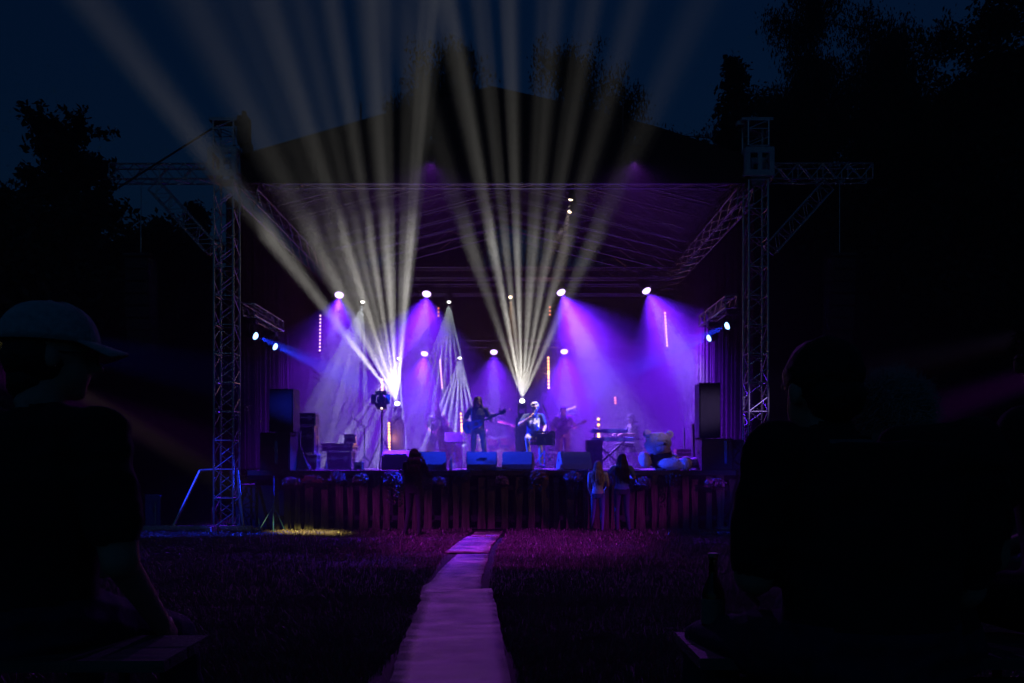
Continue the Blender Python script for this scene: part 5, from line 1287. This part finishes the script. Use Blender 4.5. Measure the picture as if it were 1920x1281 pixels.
# ------------------------------------------------------------------ gear around the tower feet
t = empty('blue_board', (P(287, 0, 16.4).x, 16.4, 0), (0, 0, .1), label='blue upright panel behind the left tower foot', cat='panel')
MB().box((0, 0, .36), (.29, .04, .68)).build('panel_sheet', M_BLUEPL, t); MB().box((.02, -.03, .40), (.03, .03, .10)).build('handle', M_BLKP, t); MB().box((.06, -.03, .3), (.02, .02, .5)).build('latch_bar', M_STEEL, t)
t = empty('fire_extinguisher', (P(411, 0, 16.35).x, 16.05, .12), label='red extinguisher standing inside the foot of the left tower', cat='extinguisher'); MB().lathe([(.05, 0), (.055, .02), (.055, .30), (.03, .36), (.02, .38)], (0, 0, 0), None, 14).build('cylinder', M_REDP, t, smooth=True); MB().tube((0, 0, .38), (.06, 0, .42), .012, 6).build('valve', M_BLKP, t)
def rack(label, loc, leds, mat):
    t = empty('amplifier_rack', loc, label=label, cat='rack'); MB().box((0, 0, .45), (.56, .6, .9)).build('cabinet', M_CASE, t)
    for k in range(5): MB().box((0, -.305, .12 + .165 * k), (.48, .014, .14)).build('rack_unit', M_BLK, t)
    rr = random.Random(4)
    for k in range(leds): MB().box((-.16 + .32 * (k % 2) + rr.uniform(-.01, .01), -.316, .35 + .055 * (k // 2)), (.010, .006, .010)).build('indicator', mat, t)
rack('black amplifier rack with red indicators left of the stage', (P(476, 0, 17).x, 17.0, .0), 4, E_LEDR)
rack('black amplifier rack with green indicators right of the stage', (P(1403, 0, 16.9).x, 16.9, 0), 12, E_LEDG)
t = empty('folding_stand', (P(513, 0, 15.6).x, 15.6, 0), label='blue stand with splayed legs at the left stage corner', cat='stand')
MB().tube((0, 0, 0), (0, 0, 1.1), .013, 8).build('pole', M_BLUEP, t); MB().tube((0, 0, .52), (-.28, -.05, 0), .012, 8).build('leg', M_BLUEP, t); MB().tube((-.27, .0, 0), (-.29, .0, .28), .010, 8).build('leg', M_BLUEP, t); MB().tube((0, 0, .52), (.16, .25, 0), .012, 8).build('leg', M_BLUEP, t)
# ------------------------------------------------------------------ trees round the meadow
def leaf_cloud(pts, size, n_each, spread, droop=0, flat=False):
    """small leaf quads scattered about points"""
    pts = np.array(pts); N = len(pts) * n_each
    c = np.repeat(pts, n_each, 0) + rng.normal(0, 1, (N, 3)) * np.array([spread, spread, spread * .8])
    if droop: c[:, 2] -= np.minimum(rng.exponential(droop, N), droop * 2.2)
    a = rng.normal(0, 1, (N, 3)); a /= np.linalg.norm(a, axis=1, keepdims=True)
    b = rng.normal(0, 1, (N, 3)); b -= (a * b).sum(1, keepdims=True) * a; b /= np.linalg.norm(b, axis=1, keepdims=True)
    if droop: a = a * .5 + np.array([0, 0, -.9])
    s = size * rng.uniform(.5, 1.5, (N, 1))
    v = np.stack([c - a * s, c + b * s * .5, c + a * s, c - b * s * .5], 1).reshape(-1, 3)
    return v, np.arange(N * 4).reshape(-1, 4)
def tree(kind, label, x, y, h, w, dens=1.0, base=.15, seed=0):
    rr = random.Random(seed); z0 = gz(x, y)
    t = empty({'spruce': 'spruce_tree', 'birch': 'birch_tree', 'pine': 'pine_tree', 'broad': 'broadleaf_tree'}[kind], (x, y, z0 - .05), label=label, cat='tree', group='trees standing round the stage')
    tk = MB(); r0 = h * .013 + .06; bend = [Vector((0, 0, 0))]
    for k in range(1, 9): bend.append(Vector((bend[-1].x + rr.uniform(-.12, .12), bend[-1].y + rr.uniform(-.12, .12), h * .93 * k / 8)))
    for k in range(8): tk.tube(bend[k], bend[k + 1], r0 * (1 - k / 8.3), 8, r0 * (1 - (k + 1) / 8.3))
    def at(f): k = min(7, int(f * 8)); return bend[k].lerp(bend[k + 1], f * 8 - k)
    tips = []; br = MB()
    if kind == 'spruce':
        nl = int(h * 2.6)
        for k in range(nl):
            f = base + (1 - base) * k / nl; L = w * .5 * (1 - f) ** .85 * 1.15 + .12
            for q in range(7):
                a = rr.uniform(0, 6.28); l = L * rr.uniform(.65, 1.15); p = at(f); e = p + Vector((math.cos(a) * l, math.sin(a) * l, -l * rr.uniform(.1, .4)))
                br.tube(p, e, .02, 4, .005, cap=False); m = max(2, int(l / .28))
                for j in range(m): tips.append(p.lerp(e, (j + 1) / m) + Vector((0, 0, -.05)))
        v, f = leaf_cloud(tips, .12, int(12 * dens), .17)
        mat = M_NEED
    elif kind == 'pine':
        for k in range(int(26 * dens)):
            f = base + (1 - base) * (k / (26 * dens)) ; a = rr.uniform(0, 6.28); l = w * .5 * (1.05 - f * .75) * rr.uniform(.6, 1.15); p = at(f); mid = p + Vector((math.cos(a) * l * .6, math.sin(a) * l * .6, l * .05)); e = p + Vector((math.cos(a) * l, math.sin(a) * l, l * rr.uniform(.25, .6)))
            br.tube(p, mid, .05, 5, .03, cap=False); br.tube(mid, e, .03, 5, .01, cap=False)
            for j in range(12):
                u = rr.uniform(.3, 1); s = mid.lerp(e, rr.random()) if u > .6 else p.lerp(mid, rr.uniform(.4, 1)); ee = s + Vector((rr.gauss(0, .35), rr.gauss(0, .35), rr.uniform(.1, .55)))
                br.tube(s, ee, .015, 4, .006, cap=False)
                for g_ in range(3): tips.append(s.lerp(ee, (g_ + 1) / 3))
        v, f = leaf_cloud(tips, .09, 14, .09); mat = M_NEED
    else:
        n = int(46 * dens)
        for k in range(n):
            f = base + (1 - base) * rr.random() ** .8; a = rr.uniform(0, 6.28); prof = min(1, .35 + (f - base) * 3) * (1 - f) ** .5 * 1.35 + .05
            l = w * .5 * prof * rr.uniform(.45, 1.15); p = at(f * .88); e = p + Vector((math.cos(a) * l, math.sin(a) * l, l * rr.uniform(.15, .8)))
            if k < 20: q_ = rr.uniform(.70, .98); p = at(q_); sp_ = w * .30 * (1.08 - q_) / .38 + .25; e = p + Vector((rr.gauss(0, sp_), rr.gauss(0, sp_), rr.uniform(.3, h * .07)))
            if e.z > h: e.z = h - rr.uniform(0, .8)
            br.tube(p, e, .045, 5, .012, cap=False)
            for j in range(14):
                s = p.lerp(e, rr.uniform(.2, 1)); ee = s + Vector((rr.gauss(0, .45), rr.gauss(0, .45), rr.uniform(-.3, .6)))
                br.tube(s, ee, .012, 4, .004, cap=False); tips.append(s.lerp(ee, .6)); tips.append(ee)
        if kind == 'birch': v, f = leaf_cloud(tips, .068, 32, .20, .40)
        else: v, f = leaf_cloud(tips, .085, 28, .28)
        mat = M_TREE
    tk.build('trunk', M_BARK, t); br.build('limbs', M_BARK, t); c = numpy_mesh('crown', v, f, mat, t)
    return t
def TP(px, py, Y): q = P(px, py, Y); return q.x, Y, q.z
def T(kind, px, py, Y, wpx, label, dens=1, base=.15, seed=None):
    wpx *= 1.25; dens *= 1.25
    x, y, z = TP(px, py, Y); tree(kind, label, x, y, z, wpx * Y / 1500, dens, base, seed if seed is not None else int(px))
T('birch', 850, 40, 34, 210, 'tall birch rising left of the roof ridge', 1.5, .3)
T('birch', 1058, 70, 35, 160, 'birch rising just right of the roof ridge', 1.0, .3)
T('birch', 1150, 128, 36, 150, 'lower birch right of the ridge, above the right roof slope', 1.0, .3)
T('birch', 775, 150, 38, 120, 'low loose birch above the left roof slope', .7, .4)
T('spruce', 1385, 40, 33, 170, 'slender dark spruce behind the right tower top', 1.1, .08)
T('birch', 1530, -70, 36, 300, 'very tall birch right of the slender spruce', 1.5, .15)
T('birch', 1655, -20, 34, 280, 'very tall birch, second right of the slender spruce', 1.5, .15)
T('broad', 1760, 205, 30, 200, 'rounded broadleaf tree in the dip of the right skyline', 1.2, .1)
T('broad', 1860, -40, 27, 260, 'great dark tree at the right edge of the picture', 1.7, .05)
T('broad', 1590, 330, 25, 220, 'bushy tree behind the right outrigger', 1.2, .05)
T('broad', 1950, 250, 22, 260, 'low dark tree beyond the right edge seats', 1.2, .02)
T('broad', 1470, 420, 27, 200, 'dark shrubby tree behind the foot of the right tower', 1.0, .02)
T('broad', 1740, 480, 22, 230, 'shrubby tree behind the seated spectators', 1.0, .02)
T('pine', 140, 195, 24, 300, 'ragged pine with upturned branch tips at left', 1.5, .35)
T('pine', 25, 330, 22, 200, 'pine at the far left edge', 1.2, .3)
T('broad', 90, 400, 20, 260, 'dark tree below the ragged pine', 1.5, .02)
T('spruce', 310, 365, 28, 190, 'dark spruce behind the left knee brace', 1.2, .05)
T('broad', 230, 420, 22, 230, 'dark broadleaf behind the hanging left speakers', 1.5, .02)
T('spruce', 378, 330, 32, 130, 'small spruce top beside the left tower', 1.0, .05)
T('broad', -40, 470, 16, 260, 'dark shrubby tree at the left picture edge', 1.2, .02)
T('broad', 160, 560, 18, 220, 'bush behind the man in the pale cap', 1.2, .02)
T('broad', 340, 560, 21, 220, 'bush behind the left tower foot', 1.3, .02)
T('broad', 1475, 150, 40, 240, 'broad dark tree filling the gap behind the very tall birches', 1.6, .05)
T('broad', 1700, 160, 42, 260, 'broad dark tree far behind the right skyline dip', 1.6, .05)
# far wood that closes the meadow: one mass
pts = []
for k in range(1500):
    a = rng.uniform(0, 1); x = -60 + 120 * a; y = 52 + 5 * math.sin(x * .2) + rng.uniform(-2, 2); top = 9 + 3 * noise.noise(Vector((x * .12, 0, 0)))
    pts.append((x, y, rng.uniform(.2, top)))
v, f = leaf_cloud(pts, .26, 26, .8); tag(numpy_mesh('far_woods', v, f, M_TREE), 'dark woods closing off the meadow behind everything', kind='stuff')
